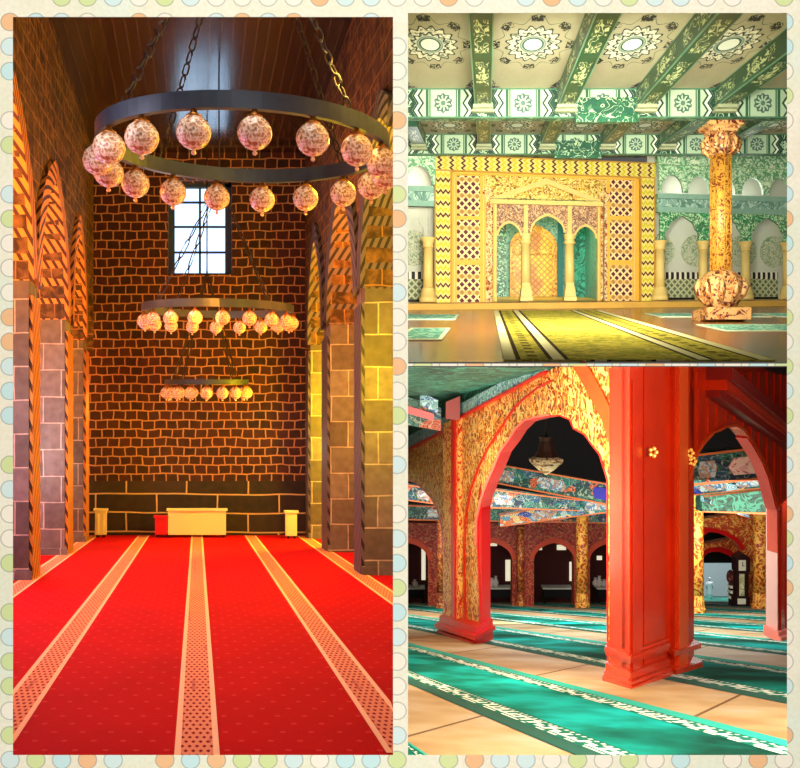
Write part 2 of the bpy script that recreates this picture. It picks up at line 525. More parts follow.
    # floor items by the back wall (y on the floor)
    def item(px0, px1, py0, py1, Y, dep, name, label, cat, material, extra=None):
        x0 = (px0-V1)/F*Y; x1 = (px1-V1)/F*Y; z1 = (H1-py0)/F*Y+EYE; z0 = max(.0, (H1-py1)/F*Y+EYE)
        t = thing(name, R1((x0+x1)/2, Y+dep/2, .0), label, cat)
        b = MB(R1).box(x0, x1, Y, Y+dep, .06, z1).build('body', material, t)
        MB(R1).box(x0-.03, x1+.03, Y-.03, Y+dep, z1, z1+.05).build('top', material, t)
        for xx in (x0+.05, x1-.05):
            MB(R1).box(xx-.03, xx+.03, Y+.04, Y+.1, .0, .06).build('foot', mat('dark_foot', '#18100c'), t)
        if extra: extra(t, x0, x1, Y, z1)
        return t
    cream = mat('cream_paint', '#e6dca4', rough=.5)
    def ribs(t, x0, x1, Y, z1):
        m = MB(R1); n = max(2, int((x1-x0)/.09))
        for k in range(n):
            x = x0+(x1-x0)*(k+.5)/n; m.box(x-.015, x+.015, Y-.015, Y, .1, z1-.05)
        m.build('rib', cream, t)
    item(168, 226, 511, 533, 19.3, .25, 'low_cabinet', 'long cream box standing against the middle of the back wall', 'cabinet', cream)
    item(155, 167, 518, 533, 19.3, .3, 'red_crate', 'small red crate beside the long cream box', 'crate', mat('red_paint', '#c01414', rough=.5))
    item(95, 106, 511, 533, 19.3, .2, 'radiator', 'small cream upright heater at the left end of the back wall', 'heater', cream, ribs)
    item(286, 297, 513, 534, 19.0, .2, 'radiator', 'small cream upright heater at the right end of the back wall', 'heater', cream, ribs)

    # chandeliers
    iron = mat('ring_iron', lambda g: g.mix(g.noise(*g.obj(), scale=3), '#1c2632', '#4a5560'), rough=.45, metal=.3)
    iron2 = mat('chain_iron', '#2a2220', rough=.5, metal=.6)
    def m_globe(g):
        x, y, z = g.obj()
        n = g.noise(x, y, z, scale=3.2, detail=3)
        c = g.ramp(n, [(.38, '#945c3a'), (.46, '#c8a078'), (.54, '#f4e0c4'), (.62, '#b88a5c')])
        return c, n
    mglobe = mat('mosaic_glass', m_globe, rough=.22, spec=.8, emit=.07, bump=.02)
    brass = mat('brass', '#a86a24', rough=.35, metal=.8)
    gp = MB().sphere((0, 0, 0), 1, 16, 10).build('globe', mglobe, local=True)
    cp_ = MB().lathe((0, 0, .86), [(.42, 0), (.46, .12), (.25, .22), (.1, .6), (.06, .95)], 10).build('cap', brass, local=True)
    fi_ = MB().lathe((0, 0, -1.32), [(.02, 0), (.14, .08), (.14, .2), (.06, .26), (.22, .4)], 8).build('finial', mat('pale_metal', '#e6c09a', rough=.3, metal=.3), local=True)
    ha_ = MB().lathe((0, 0, 1.2), [(.07, 0), (.07, 1.0)], 6).build('hanger', iron2, local=True)
    for o in (gp, cp_, fi_, ha_): COL.objects.unlink(o)
    def chandelier(px, py, Y, R, n, gr, drop, hub, label, ph=0.0, bh=.16, lampm=None):
        c = P(px, py, Y)
        t = thing('ring_chandelier', c, label, 'chandelier', 'ring chandeliers in the stone hall')
        rg = MB(); N = 72
        prof = [(R-.035, -bh/2), (R+.035, -bh/2), (R+.035, bh/2), (R-.035, bh/2)]
        for k in range(N):
            a0, a1 = 2*PI*k/N, 2*PI*(k+1)/N
            for i in range(4):
                r0, z0 = prof[i]; r1, z1 = prof[(i+1) % 4]
                f = lambda r, a, z: c+Vector((r*math.cos(a), r*math.sin(a), z))
                rg.face([f(r0, a0, z0), f(r0, a1, z0), f(r1, a1, z1), f(r1, a0, z1)], None, False)
        rg.build('ring', iron, t)
        for k in range(4):
            a = PI/4+PI/2*k+.1
            p0 = c+Vector((R*math.cos(a), R*math.sin(a), bh/2)); p1 = c+Vector((0, 0, hub))
            mb = MB(); m = int((p1-p0).length/(.13 if Y < 12 else .4))
            d = (p1-p0).normalized(); s = d.cross(Vector((0, 0, 1))).normalized(); s2 = d.cross(s)
            L = (p1-p0).length/m
            for j in range(m):
                q = p0+d*(L*(j+.5)); w = (s if j % 2 else s2)*.032
                mb.tube([q-d*L*.6, q-d*L*.3+w, q+d*L*.3+w, q+d*L*.6, q+d*L*.3-w, q-d*L*.3-w, q-d*L*.6], .011, 4)
            mb.build('chain', iron2, t)
        top = R1(0, Y, 8.5).z
        mb = MB(); mb.tube([c+Vector((0, 0, hub)), Vector((c.x, c.y, top))], .014, 6); mb.build('rod', iron2, t)
        for k in range(n):
            a = 2*PI*(k+ph)/n
            lo = Vector((R*math.cos(a), R*math.sin(a), -drop))
            gobj = inst('globe', gp, t, lo, gr)
            if lampm: pass
            inst('cap', cp_, gobj, (0, 0, 0)); inst('finial', fi_, gobj, (0, 0, 0))
            inst('hanger', ha_, gobj, (0, 0, 0))
        return t
    chandelier(246, 144, 9.0, 1.4, 17, .147, .27, 2.9, 'large dark iron ring chandelier hung with mosaic glass globes, nearest one', ph=.35, bh=.15)
    chandelier(219, 309, 15.5, 1.25, 18, .118, .24, 2.2, 'middle-distance ring chandelier with pinkish globes below the window', ph=.2, bh=.13)
    chandelier(207, 382, 18.3, .8, 16, .12, .22, 2.2, 'smallest and farthest ring chandelier, white globes before the brick wall', ph=.5, bh=.1)
    # added lights without fixtures, tinted to colour stone, carpet and globes
    O = (1, .30, .02); YL = (1, .68, .0)
    point(R1(-3.9, 13.9, 5.4), 640, O, .3); point(R1(-3.6, 10.9, 5.0), 640, O, .3); point(R1(-3.9, 17.4, 4.8), 420, O, .3)
    for y, p in ((10.6, 42), (14.0, 34), (17.4, 12)):
        area(R1(.2, y, 4.0), R1(-2.3, y+1.2, 4.0), .6, p, O, sy=1.2)
    area(R1(.3, 13, 5.0), R1(2.4, 15.5, 5.0), .8, 50, (1, .25, .04), sy=1.5)
    for y in (14.9, 18.1): point(R1(-3.2, y, 1.6), 45, (.95, 1, 1), .4)
    point(R1(-2.75, 10.9, 2.2), 60, (.92, .98, 1), .3); point(R1(-2.7, 14.3, 2.6), 45, (.92, .98, 1), .3)
    point(R1(2.2, 11.6, 2.8), 230, YL, .25); point(R1(2.8, 14.8, 2.4), 130, (1, .5, .03), .25); point(R1(3.2, 17.6, 2.6), 700, YL, .3)
    point(R1(3.2, 17.9, 5.6), 380, O, .3); point(R1(2.75, 14.6, 5.2), 300, O, .25); point(R1(2.2, 11.2, 5.4), 160, (1, .6, .02), .25)
    point(R1(-1.2, 18.7, 1.6), 45, (1, .66, .1), .3); point(R1(-1.9, 18.7, 2.8), 34, (1, .34, .06), .3)
    point(R1(1.3, 18.6, 1.9), 20, (1, .88, .76), .3)
    for y in (7.4, 11.1, 14.2): area(R1(-4.9, y, 2.2), R1(0, y+.2, 0), .4, 75, (1, .3, .95))
    area(R1(.2, 15.5, 6.9), R1(.2, 15, 0), 1.5, 18, (1, .85, .8), sy=6).data.spread = 1.3
    area(R1(.3, 8.0, 6.4), R1(.3, 8, 0), 1.4, 30, (1, .9, .85), sy=3).data.spread = 1.5
    point(R1(-1.2, 7.4, 4.6), 26, (.95, .85, 1), .3); point(R1(1.3, 8.2, 5.2), 75, (1, .66, .1), .2); point(R1(-.5, 14.2, 4.6), 30, (1, .85, .9), .3)
hall1()

# ============================================================ HALL 2 : green and gold hall
V2, H2 = 487.0, 278.0
def R2(X, Y, H): return Vector((X+(V2-400)/F*Y, Y, -(H2-384)/F*Y+H))
def WY(u): return 48.85+.3055*u
def W2(u, w, v): return R2(u, WY(u)-w, v)           # u along the end wall, w towards the camera, v up
def U(px):
    k = (px-V2)/F; return k*48.85/(1-k*.3055)
def V(py, px): return EYE+(H2-py)*WY(U(px))/F
gold_c, gold_d = '#d8a838', '#8a5a1c'
def m_flat(c, sc=3, amt=.25, dark='#6b5420'):
    def f(g):
        x, y, z = g.obj(); n = g.noise(x, y, z, scale=sc, detail=4)
        return g.mix((n-.35)*amt, c, dark), n
    return f
m_gold = mat('ochre_panel', m_flat('#e0b040', 2, .5, '#b86a20'), rough=.5, bump=.01)
m_cream = mat('cream_gold', m_flat('#dcc070', 2, .5, '#b08a3c'), rough=.5)
def m_zig(g):
    u, v = g.uv()     # u across -1..1 , v metres along
    t = ((u*1.7).mod(1)-.5).abs()
    k = (v/.62+t*.55).mod(1)
    d = (k < .22); yl = (k > .45) & (k < .7)
    k2 = (v/.62+t*.55+.11).mod(1)
    c = g.mix(yl, '#e4cf74', '#c9bc1e')
    c = g.mix(d, c, '#4a1a20')
    n = g.noise(u, v, 0, scale=9, detail=2)
    c = g.mix((n > .6)*.5, c, '#8c7a20')
    return g.mix(u.abs() > .82, c, '#b98a34')
m_border = mat('zigzag_mosaic', m_zig, rough=.5)
def m_lat(g):
    u, v = g.uv()
    a = ((u+v)*2.3).mod(1); b = ((u-v)*2.3).mod(1)
    la = ((a-.5).abs() < .16); lb = ((b-.5).abs() < .16)
    lu = ((v*1.15).mod(1)-.5).abs() < .14
    c = g.mix(la | lb, '#5a1c28', '#eed090')
    return g.mix(lu*.6, c, '#c89a40')
m_lattice = mat('star_lattice', m_lat, rough=.6)
def carved(c1, c2, c3, s, w=.05):
    def f(g):
        u, v = g.uv()
        q = g.squig(u, v, s, w, 1.5); q2 = g.squig(u, v, s*.6, w, 2.0, 9.0)
        c = g.mix(q, c1, c2)
        return g.mix(q2*.8, c, c3), 1-q*.6
    return f
m_carve = mat('carved_gold', carved('#dcb244', '#7c4a1c', '#f6de80', 4.2, .06), rough=.5, bump=.03)
m_carve_red = mat('carved_rose', carved('#dc9c54', '#8a3220', '#f2dca0', 4.0, .07), rough=.5, bump=.03)
m_tile_pink = mat('fine_lattice_tile', carved('#a87850', '#e4c48c', '#5c3a3a', 5.0, .06), rough=.6)
m_teal = mat('teal_tile', carved('#1c7c78', '#5cb0a0', '#0a403c', 2.2, .03), rough=.35)
m_teal2 = mat('pale_teal', carved('#84c2ae', '#3d8c80', '#b4dcc8', 2.0, .03), rough=.5)
m_grn = mat('green_tracery', carved('#47a868', '#c6e4b4', '#1c6238', 3.2, .07), rough=.6, bump=.01)
m_grn_pale = mat('pale_tracery', carved('#a4d4a4', '#e2f0cc', '#3c8c54', 3.0, .06), rough=.6)
m_greenplain = mat('deep_green', m_flat('#1e6a42', 2, .5, '#0c3020'), rough=.45)
m_cornice = mat('cornice_green', m_flat('#8cb49c', 3, .6, '#41705c'), rough=.6)
m_whitewall = mat('pale_plaster', m_flat('#c6c8b4', .5, .4, '#a0a890'), rough=.85)

def hall2():
    def wbox(mb, px0, px1, v0, v1, w0, w1):
        return mb.box(U(px0), U(px1), w1, w0, v0, v1) if False else mb.prism(
            [(U(px0), w1, v0), (U(px1), w1, v0), (U(px1), w1, v1), (U(px0), w1, v1)],
            [(U(px0), w0, v0), (U(px1), w0, v0), (U(px1), w0, v1), (U(px0), w0, v1)])
    HC = 8.96
    # ---- floor
    def m_wood(g):
        u, v = g.uv()
        n = g.noise(u, v, 0, scale=.5, detail=4, dist=.4); n2 = g.noise(u*2, v*.25, 3, scale=2, detail=3)
        c = g.ramp(n, [(.35, '#6a3410'), (.5, '#9c4c14'), (.62, '#86601c'), (.72, '#c0500c')])
        c = g.mix(n2*.5, c, '#3c220e')
        return g.mix(((u/.6).mod(1) < .04)*.6, c, '#24140a')
    mw = mat('parquet', m_wood, rough=.22, spec=.5)
    fl = MB(); 
    def XL(Y): return max(-30, .03-(V2-400)/F*Y)
    ys = [17.15, 22, 27, 34, 42, 52, 60, 70]
    for a, b in zip(ys, ys[1:]):
        xr0 = (830-V2)/F*a+1; xr1 = (830-V2)/F*b+1
        fl.face([R2(XL(a), a, 0), R2(xr0, a, 0), R2(xr1, b, 0), R2(XL(b), b, 0)], [(XL(a), a), (xr0, a), (xr1, b), (XL(b), b)])
    struct(fl.build('floor', mw))
    # ---- long central carpet
    def m_cc(g):
        u, v = g.uv()
        n = g.squig(u, v, 2.2, .07, 1.0)
        n1 = g.noise(u, v, 1, scale=1.3, detail=3)
        c = g.mix(n, '#c2b23c', '#8c8a2a'); c = g.mix((n1-.4)*1.2, c, '#dccc5c')
        line = lambda a, w: ((u-a).abs() < w)
        pale = ((u > .0) & (u < .22)) | ((u > .92) & (u < 1.18)) | ((u > 3.72) & (u < 3.98)) | ((u > 4.9) & (u < 5.2))
        c = g.mix(pale, c, '#e2dca4')
        d = line(.28, .045) | line(.9, .045) | line(1.22, .045) | line(3.7, .045) | line(4.02, .045) | line(4.88, .045)
        c = g.mix(d, c, '#3a2a14')
        dd = (((u-.58).abs() < .1) | ((u-4.45).abs() < .1)) & ((v/.9).mod(1) < .5)
        return g.mix(dd, c, '#6a5a1a')
    mcc = mat('yellow_carpet', m_cc, rough=.9, spec=.1)
    cc = thing('carpet', R2(2.9, 32, .01), 'long yellow patterned carpet leading to the golden prayer niche', 'carpet')
    mb = MB(R2); x0, x1 = .33, 5.55
    q = [(x0, 17.3), (x1, 17.3), (x1, 43.5), (x0, 43.5)]
    mb.face([(x, y, .03) for x, y in q], [(x-x0, y) for x, y in q])
    for i in range(4):
        a, b = q[i], q[(i+1) % 4]; mb.face([(*a, .005), (*b, .005), (*b, .03), (*a, .03)])
    mb.build('pile', mcc, cc)
    mrug = mat('green_rug_pile', carved('#5fae90', '#b4dcc0', '#2c7c68', 2.2, .06), rough=.9)
    mrugb = mat('rug_edge', '#d8e0b8', rough=.9)
    def rug(x0, x1, y0, y1, label):
        t = thing('prayer_rug', R2((x0+x1)/2, (y0+y1)/2, .01), label, 'rug', 'green rugs on the brown floor')
        MB(R2).box(x0, x1, y0, y1, .004, .03).build('edge', mrugb, t)
        MB(R2).box(x0+.12, x1-.12, y0+.35, y1-.35, .03, .04).build('field', mrug, t)
    rug(-3.5, -1.2, 34.3, 38.9, 'pale green rug at the left, farther from the viewer')
    rug(-2.4, -1.15, 23.0, 28.4, 'pale green rug at the left edge, nearer the viewer')
    rug(7.1, 11.2, 26.7, 30.6, 'green rug on the right, in front of the carved column')
    rug(7.05, 11.6, 36.6, 40.2, 'green rug on the right, behind the carved column')
    rug(11.9, 15.5, 36.6, 40.2, 'green rug at the right edge, behind the carved column')
    # ---- ledge (step) along the wall
    mstep = mat('step_stone', m_flat('#c89c44', 1.5, .5, '#8a5a24'), rough=.4)
    def uL(w): return U(401.5)
    sb = MB(W2); 
    sb.prism([(U(402), 2.6, -.0), (U(800), 2.6, -.0), (U(800), 2.6, .3), (U(402), 2.6, .3)], [(U(402), -2, -.0), (U(800), -2, -.0), (U(800), -2, .3), (U(402), -2, .3)])
    struct(sb.build('trim_2', mstep))
    # ---- side walls behind the arcades
    for px0, px1 in ((403, 436), (652, 800)):
        mb = MB(W2); mb.prism([(U(px0), -1.6, .3), (U(px1), -1.6, .3), (U(px1), -1.6, HC), (U(px0), -1.6, HC)],
                              [(U(px0), -1.9, .3), (U(px1), -1.9, .3), (U(px1), -1.9, HC), (U(px0), -1.9, HC)])
        struct(mb.build('wall_back', m_whitewall))
    def m_dado(g):
        u, v = g.uv()
        a = ((u+v)*2.4).mod(1); b = ((u-v)*2.4).mod(1)
        l = ((a-.5).abs() < .17) | ((b-.5).abs() < .17)
        return g.mix(l, '#5f6a4a', '#b8bc90')
    mdado = mat('dado_lattice', m_dado, rough=.6)
    def m_dband(g):
        u, v = g.uv()
        return g.mix(((u/.36).mod(1) < .45), '#14140f', '#e0dcc4')
    mdb = mat('dado_band', m_dband, rough=.6); mblk = mat('black_band', '#12120f', rough=.5)
    bays = [(403, 428, 'bay of the gallery left of the golden portal'), (658, 701, 'bay next to the right side of the golden portal'),
            (701, 743, 'bay partly hidden by the carved column'), (743, 786, 'bay at the right edge')]
    for (a, b, nm) in bays:
        t = thing('dado_panel', W2((U(a)+U(b))/2, -1.45, .3), 'green lattice wainscot, '+nm, 'wall panel')
        wbox(MB(W2), a, b, .3, V(298, 690)-.0, -1.6, -1.5).build('skirting', mblk, t)
        wbox(MB(W2), a, b, V(298, 690), V(279, 690), -1.6, -1.52).build('lattice', mdado, t)
        wbox(MB(W2), a, b, V(279, 690), V(272, 690), -1.6, -1.48).build('band', mdb, t)
        wbox(MB(W2), a, b, V(277.4, 690), V(274, 690), -1.48, -1.47).build('tooth_band', mdb, t)
    # medallions on the wall
    for i, px in enumerate((410, 663, 701, 748, 781)):
        uc = U(px+1.5); c = []
        r = .98
        A = [(uc+r*math.cos(2*PI*k/28), -1.5, V(250, 690)+r*1.0*math.sin(2*PI*k/28)) for k in range(28)]
        B = [(x, -1.6, z) for x, w, z in A]
        m = MB(W2).prism(A, B)
        if i == 0: 
            A = [(max(x, U(402.5)), w, z) for x, w, z in A]; B = [(max(x, U(402.5)), w, z) for x, w, z in B]; m = MB(W2).prism(A, B)
        tag(m.build('wall_medallion', mat('medallion', carved('#a0a888', '#6c8c68', '#c8c8a8', 5, .08), rough=.7)),
            ['round green filigree medallion left of the golden portal', 'round green filigree medallion just right of the golden portal', 'round green filigree medallion left of the carved column',
             'round green filigree medallion right of the carved column', 'round green filigree medallion nearest the right edge'][i], 'medallion', 'round medallions on the pale wall')
    # ---- arcades with columns
    def spandrel(pa, pb, py_top, py_spring, py_apex, w0, w1, name, label, material, cat, edge=None, n=8, round_=False, clip=None):
        ua, ub = U(pa), U(pb); zt = V(py_top, 690); zs = V(py_spring, 690); za = V(py_apex, 690)
        m = .1*(ub-ua)
        if round_: ar = [(ua+m+(ub-ua-2*m)*(1-math.cos(PI*k/14))/2, zs+(za-zs)*math.sin(PI*k/14)) for k in range(15)]
        else:
            ar = arch(ua+m, ub-m, zs, za, 10, 80)
            ar = [(x+ (.05*math.sin(k*1.9)), z-.05*abs(math.sin(k*1.25))) for k, (x, z) in enumerate(ar)]
        poly = [(ua, zs)]+ar+[(ub, zs), (ub, zt), (ua, zt)]
        if clip is not None: poly = [(max(x, clip), z) for x, z in poly]
        mb = MB(W2); mb.prism([(x, w1, z) for x, z in reversed(poly)], [(x, w0, z) for x, z in reversed(poly)])
        return tag(mb.build(name, material), label, cat)
    low = [(386, 429, 'at the left edge'), (657, 700, 'beside the golden portal'), (700, 742, 'crossed by the carved column'), (742, 784, 'at the right edge')]
    for a, b, nm in low:
        spandrel(a, b, 214, 243, 217, .6, .9, 'green_arch', 'green filigree pointed arch between gallery columns '+nm, m_grn, 'arch', clip=U(402.5))
    up = [(404, 436)]+[(656+26.5*k, 656+26.5*(k+1)) for k in range(5)]
    for k, (a, b) in enumerate(up):
        spandrel(a, b, 168, 194, 177, .5, .8, 'upper_arch', 'small pale green round-headed upper arch, '+['left of the golden portal', 'first right of the golden portal', 'second right of the golden portal', 'behind the carved column', 'second from the right edge', 'nearest the right edge'][k], m_grn_pale, 'arch', round_=True, clip=U(402.5))
    for a, b, nm in ((402.5, 435, 'left'), (654, 800, 'right')):
        t = thing('cornice', W2((U(a)+U(b))/2, .9, V(214, 690)), 'grey green moulded cornice between the two rows of arches, %s of the golden portal' % nm, 'cornice')
        wbox(MB(W2), a, b, V(214, 690), V(209, 690), .3, 1.1).build('lower_moulding', m_cornice, t)
        wbox(MB(W2), a, b, V(209, 690), V(201, 690), .3, .95).build('band', mat('cornice_band', carved('#84ac98', '#b8d0bc', '#4c7c68', 1.5, .05), rough=.6), t)
        wbox(MB(W2), a, b, V(201, 690), V(196, 690), .3, 1.2).build('upper_moulding', m_cornice, t)
        wbox(MB(W2), a, b, V(168, 690), V(152, 690), .3, 1.1).build('top_moulding', m_grn_pale, t)
    for i, px in enumerate((429, 657.5, 700, 742, 783)):
        u = U(px); v0, v1 = .3, V(242, 690)
        c = W2(u, .75, 0)
        t = thing('gallery_column', c+Vector((0, 0, .3)), 'slender ochre gallery column '+['left of the golden portal', 'against the right side of the golden portal', 'left of the carved column', 'right of the carved column', 'nearest the right edge'][i], 'column', 'ochre gallery columns')
        h = v1-.3; r = .25
        base = c+Vector((0, 0, .3))
        MB().lathe(base, [(.46, 0), (.46, .3), (.4, .32), (.4, .55), (.33, .6), (.36, .7), (.28, .8)], 16).build('base', m_cream, t)
        MB().lathe(base, [(.27, .8), (.24, h-.5)], 16).build('shaft', m_cream, t)
        MB().lathe(base, [(.27, h-.5), (.32, h-.45), (.26, h-.38), (.3, h-.2), (.4, h-.05), (.42, h)], 16).build('capital', m_cream, t)
    W2p = lambda u, w, v: W2(u, w-1.2, v)
    # ---- golden portal
    t = thing('prayer_niche_portal', W2((U(435)+U(655))/2, 1, .3), 'large golden carved portal with three arched openings before the prayer niche', 'portal')
    pl, pr = 435, 654
    vt = 8.18; vb = .3
    fw_ = U(452)-U(435)
    ul, ur = U(pl), U(pr)
    def uvrect(mb, u0, u1, v0, v1, w, horiz=False):
        pts = [(u0, w, v0), (u1, w, v0), (u1, w, v1), (u0, w, v1)]
        uv = [(-1, v0), (1, v0), (1, v1), (-1, v1)] if not horiz else [(-1, u0), (-1, u1), (1, u1), (1, u0)]
        mb.face(pts, uv)
    b = MB(W2p)
    for (u0, u1, v0, v1, hz) in ((ul, ul+fw_, vb, vt-fw_, 0), (ur-fw_, ur, vb, vt-fw_, 0), (ul, ur, vt-fw_, vt, 1)):
        uvrect(b, u0, u1, v0, v1, 1.6, hz)
        b.face([(u0, 1.6, v0), (u0, 1.6, v1), (u0, 0, v1), (u0, 0, v0)]); b.face([(u1, 1.6, v1), (u1, 1.6, v0), (u1, 0, v0), (u1, 0, v1)])
        b.face([(u0, 1.6, v1), (u1, 1.6, v1), (u1, 0, v1), (u0, 0, v1)]); b.face([(u1, 1.6, v0), (u0, 1.6, v0), (u0, 0, v0), (u1, 0, v0)])
    b.build('mosaic_border', m_border, t)
    # field (ochre) left / right / top around the opening
    ol, orr = U(494.5), U(600); otop = V(203, 547)
    fld = MB(W2p); iu0, iu1 = ul+fw_, ur-fw_
    for (u0, u1, v0, v1) in ((iu0, ol, vb, vt-fw_), (orr, iu1, vb, vt-fw_), (ol, orr, otop, vt-fw_)):
        fld.prism([(u0, 1.2, v0), (u1, 1.2, v0), (u1, 1.2, v1), (u0, 1.2, v1)], [(u0, .2, v0), (u1, .2, v0), (u1, .2, v1), (u0, .2, v1)])
    fld.build('ochre_field', m_gold, t)
    # thin mouldings
    for px in (454.5, 483.5, 602.5, 606, 634): wbox(MB(W2p), px-.6, px+.6, vb, vt-fw_, 1.2, 1.3).build('moulding', m_cream, t)
    wbox(MB(W2p), 453, 636, vt-fw_-.12, vt-fw_, 1.2, 1.4).build('moulding', m_gold, t)
    for (a, b_) in ((457, 480), (610, 632)):
        for (y0, y1) in ((176, 216), (220, 260), (265, 303)):
            u0, u1 = U(a), U(b_); ref = (a+b_)/2
            wbox(MB(W2p), a, b_, V(y1, ref), V(y0, ref), 1.2, 1.26).build('lattice_panel', m_lattice, t)
    for (a, b_) in ((486, 493), (596.5+4, 607)):
        wbox(MB(W2p), a, b_, vb, V(203, 547), 1.2, 1.32).build('carved_strip', m_carve_red, t)
    # header and pediment
    hu0, hu1 = U(485), U(606); hz0, hz1 = V(203, 547), V(177.5, 547)
    wbox(MB(W2p), 485, 606, hz0, hz1, 1.2, 1.3).build('carved_header', m_carve, t)
    uc = U(547); za = V(179, 547); zb = V(199, 547)
    m = MB(W2p)
    A = [(U(492), zb), (uc, za), (U(600), zb), (U(600), zb-.28), (uc, za-.3), (U(492), zb-.28)]
    m.prism([(u, 1.48, z) for u, z in reversed(A)], [(u, 1.3, z) for u, z in reversed(A)]); m.build('pediment', m_cream, t)
    wbox(MB(W2p), 490, 603, hz0-.12, hz0+.1, 1.2, 1.5).build('ledge', m_cream, t)
    for px in (488.3, 604.3):
        for r, ww, mm in ((.32, 1.42, m_carve_red), (.2, 1.5, m_cream), (.1, 1.56, m_carve_red)):
            A = [(U(px)+r*math.cos(2*PI*k/16), V(195.5, 547)+r*math.sin(2*PI*k/16)) for k in range(16)]
            MB(W2p).prism([(u, ww, z) for u, z in A], [(u, 1.3, z) for u, z in A]).build('roundel', mm, t)
    # three screens with arches
    for (a, b_, ap, sp) in ((494.5, 524, 221, 236), (528, 568, 213, 232), (572, 600, 223, 238)):
        ua, ub = U(a), U(b_); zs, za_, zt_ = V(sp, 547), V(ap, 547), otop
        mg = .12
        ar = arch(ua+mg, ub-mg, zs, za_, 8, 72)
        poly = [(ua, zs-.5), (ua+mg, zs-.5)]+ar+[(ub-mg, zs-.5), (ub, zs-.5), (ub, zt_), (ua, zt_)]
        MB(W2p).prism([(u, .95, z) for u, z in reversed(poly)], [(u, .7, z) for u, z in reversed(poly)]).build('arch_screen', m_tile_pink, t)
        ar2 = arch(ua+mg, ub-mg, zs, za_, 8, 72); ar3 = arch(ua+mg+.1, ub-mg-.1, zs, za_-.14, 8, 72)
        pl2 = ar2+list(reversed(ar3))
        MB(W2p).prism([(u, 1.0, z) for u, z in reversed(pl2)], [(u, .68, z) for u, z in reversed(pl2)]).build('arch_edge', m_cream, t)
    for px in (526, 570):
        u = U(px); c = W2p(u, .85, 0)
        MB().lathe(c, [(.5, .3), (.5, .5), (.44, .55), (.4, .9), (.3, 1.2), (.33, 1.3)], 4).build('column_base', m_cream, t)
        MB().lathe(c, [(.27, 1.3), (.25, V(244, 547))], 12).build('column_shaft', m_cream, t)
        zc = V(244, 547)
        MB().lathe(c, [(.27, zc), (.36, zc+.1), (.27, zc+.2), (.3, zc+.45), (.38, zc+.55)], 12).build('column_capital', m_cream, t)
        wbox(MB(W2p), px-2, px+2, zc+.55, otop, .6, 1.1).build('mullion', m_cream, t)
    for px in (495.5, 599):
        wbox(MB(W2p), px-1.2, px+1.2, vb, otop, .6, 1.15).build('jamb', m_cream, t)
    # ---- niche behind
    nb = -12.5
    floorp = MB(W2); floorp.face([(U(492), .6, .32), (U(603), .6, .32), (U(603), nb, .32), (U(492)-2, nb, .32)]); struct(floorp.build('floor', mstep))
    for (u0, u1, mm, nm) in ((U(494)-.05, U(494)-.05, m_teal2, 'wall_left'), (U(602)+.05, U(602)+.05, m_teal, 'wall_right')):
        s = MB(W2); s.face([(u0, .6, .3), (u0, nb, .3), (u0, nb, 6.2), (u0, .6, 6.2)]); struct(s.build(nm, mm))
    # niche end wall at Y const-ish
    def NW(px, py, Yn=63.0):
        return ((px-V2)/F*Yn, Yn, EYE+(H2-py)/F*Yn)
    n0 = NW(488, 301); n1 = NW(590, 200)
    bw = MB(R2); bw.face([NW(486, 301.2), NW(600, 301.2), NW(600, 196), NW(486, 196)]); struct(bw.build('wall_back', m_teal2))
    top = MB(W2); top.face([(U(492), .6, 5.9), (U(492)-2, nb, 5.9), (U(603), nb, 5.9), (U(603), .6, 5.9)]); struct(top.build('ceiling', m_teal2))
    # teal inner panels (left tall, right dark)
    def npanel(a, b_, y0, y1, Yn, mm, name, label, dep=.25):
        name = 'tile_panel'
        A = [NW(a, y1, Yn), NW(b_, y1, Yn), NW(b_, y0, Yn), NW(a, y0, Yn)]
        B = [(x, y+dep, z) for x, y, z in A]
        o = MB(R2).prism(A, B).build(name, mm, t); o['label'] = label; return o
    npanel(497, 506, 222, 301, 61, mat('dark_teal_scroll', carved('#12625c', '#9cd0b0', '#083a38', 2.4, .06), rough=.4), 'tile_panel', 'narrow dark teal scrollwork panel in the left opening of the golden portal')
    npanel(574, 600, 215, 301, 60, mat('deep_teal', carved('#1c7a66', '#3c9c84', '#0c3c38', 1.8, .05), rough=.3), 'tile_panel', 'deep teal tiled panel filling the right opening of the golden portal')
    npanel(558, 563, 216, 301, 61.5, mat('teal_edge', '#1c6c70', rough=.4), 'tile_strip', 'thin dark teal strip right of the golden door')
    # golden door
    d = thing('golden_door', R2(*NW(534, 301, 62.2)), 'golden pointed-arch door glowing at the back of the prayer niche', 'door')
    def ogive(a, b_, yb, ys, ya, Yn): 
        ar = arch(a, b_, -ys, -ya, 9, 66)
        return [NW(a, yb, Yn)]+[NW(x, -z, Yn) for x, z in ar]+[NW(b_, yb, Yn)]
    def shell(o, i, Y0, Y1): pass
    O_ = ogive(510, 557, 301, 246, 224, 62.0); I_ = ogive(515, 552, 301, 247, 231, 62.0)
    m = MB(R2)
    for k in range(len(O_)-1):
        q = [O_[k], O_[k+1], I_[k+1], I_[k]]
        m.prism(list(reversed(q)), [(x, y+.5, z) for x, y, z in reversed(q)])
    m.build('door_frame', mat('orange_frame', carved('#d8962c', '#a8601c', '#f0c860', 1.5, .04), rough=.4), d)
    A = ogive(515, 552, 301, 247, 231, 62.3)
    m = MB(R2); m.face(list(reversed(A)))
    def m_door(g):
        u, v = g.uv()
        a = ((u+v)*2.4).mod(1); b = ((u-v)*2.4).mod(1)
        l = ((a-.5).abs() < .14) | ((b-.5).abs() < .14)
        n = g.noise(u, v, 0, scale=.6, detail=2)
        c = g.ramp(n, [(.35, '#e8b41c'), (.5, '#f0c828'), (.65, '#d88420')])
        return g.mix(l*.7, c, '#8c4a14'), l
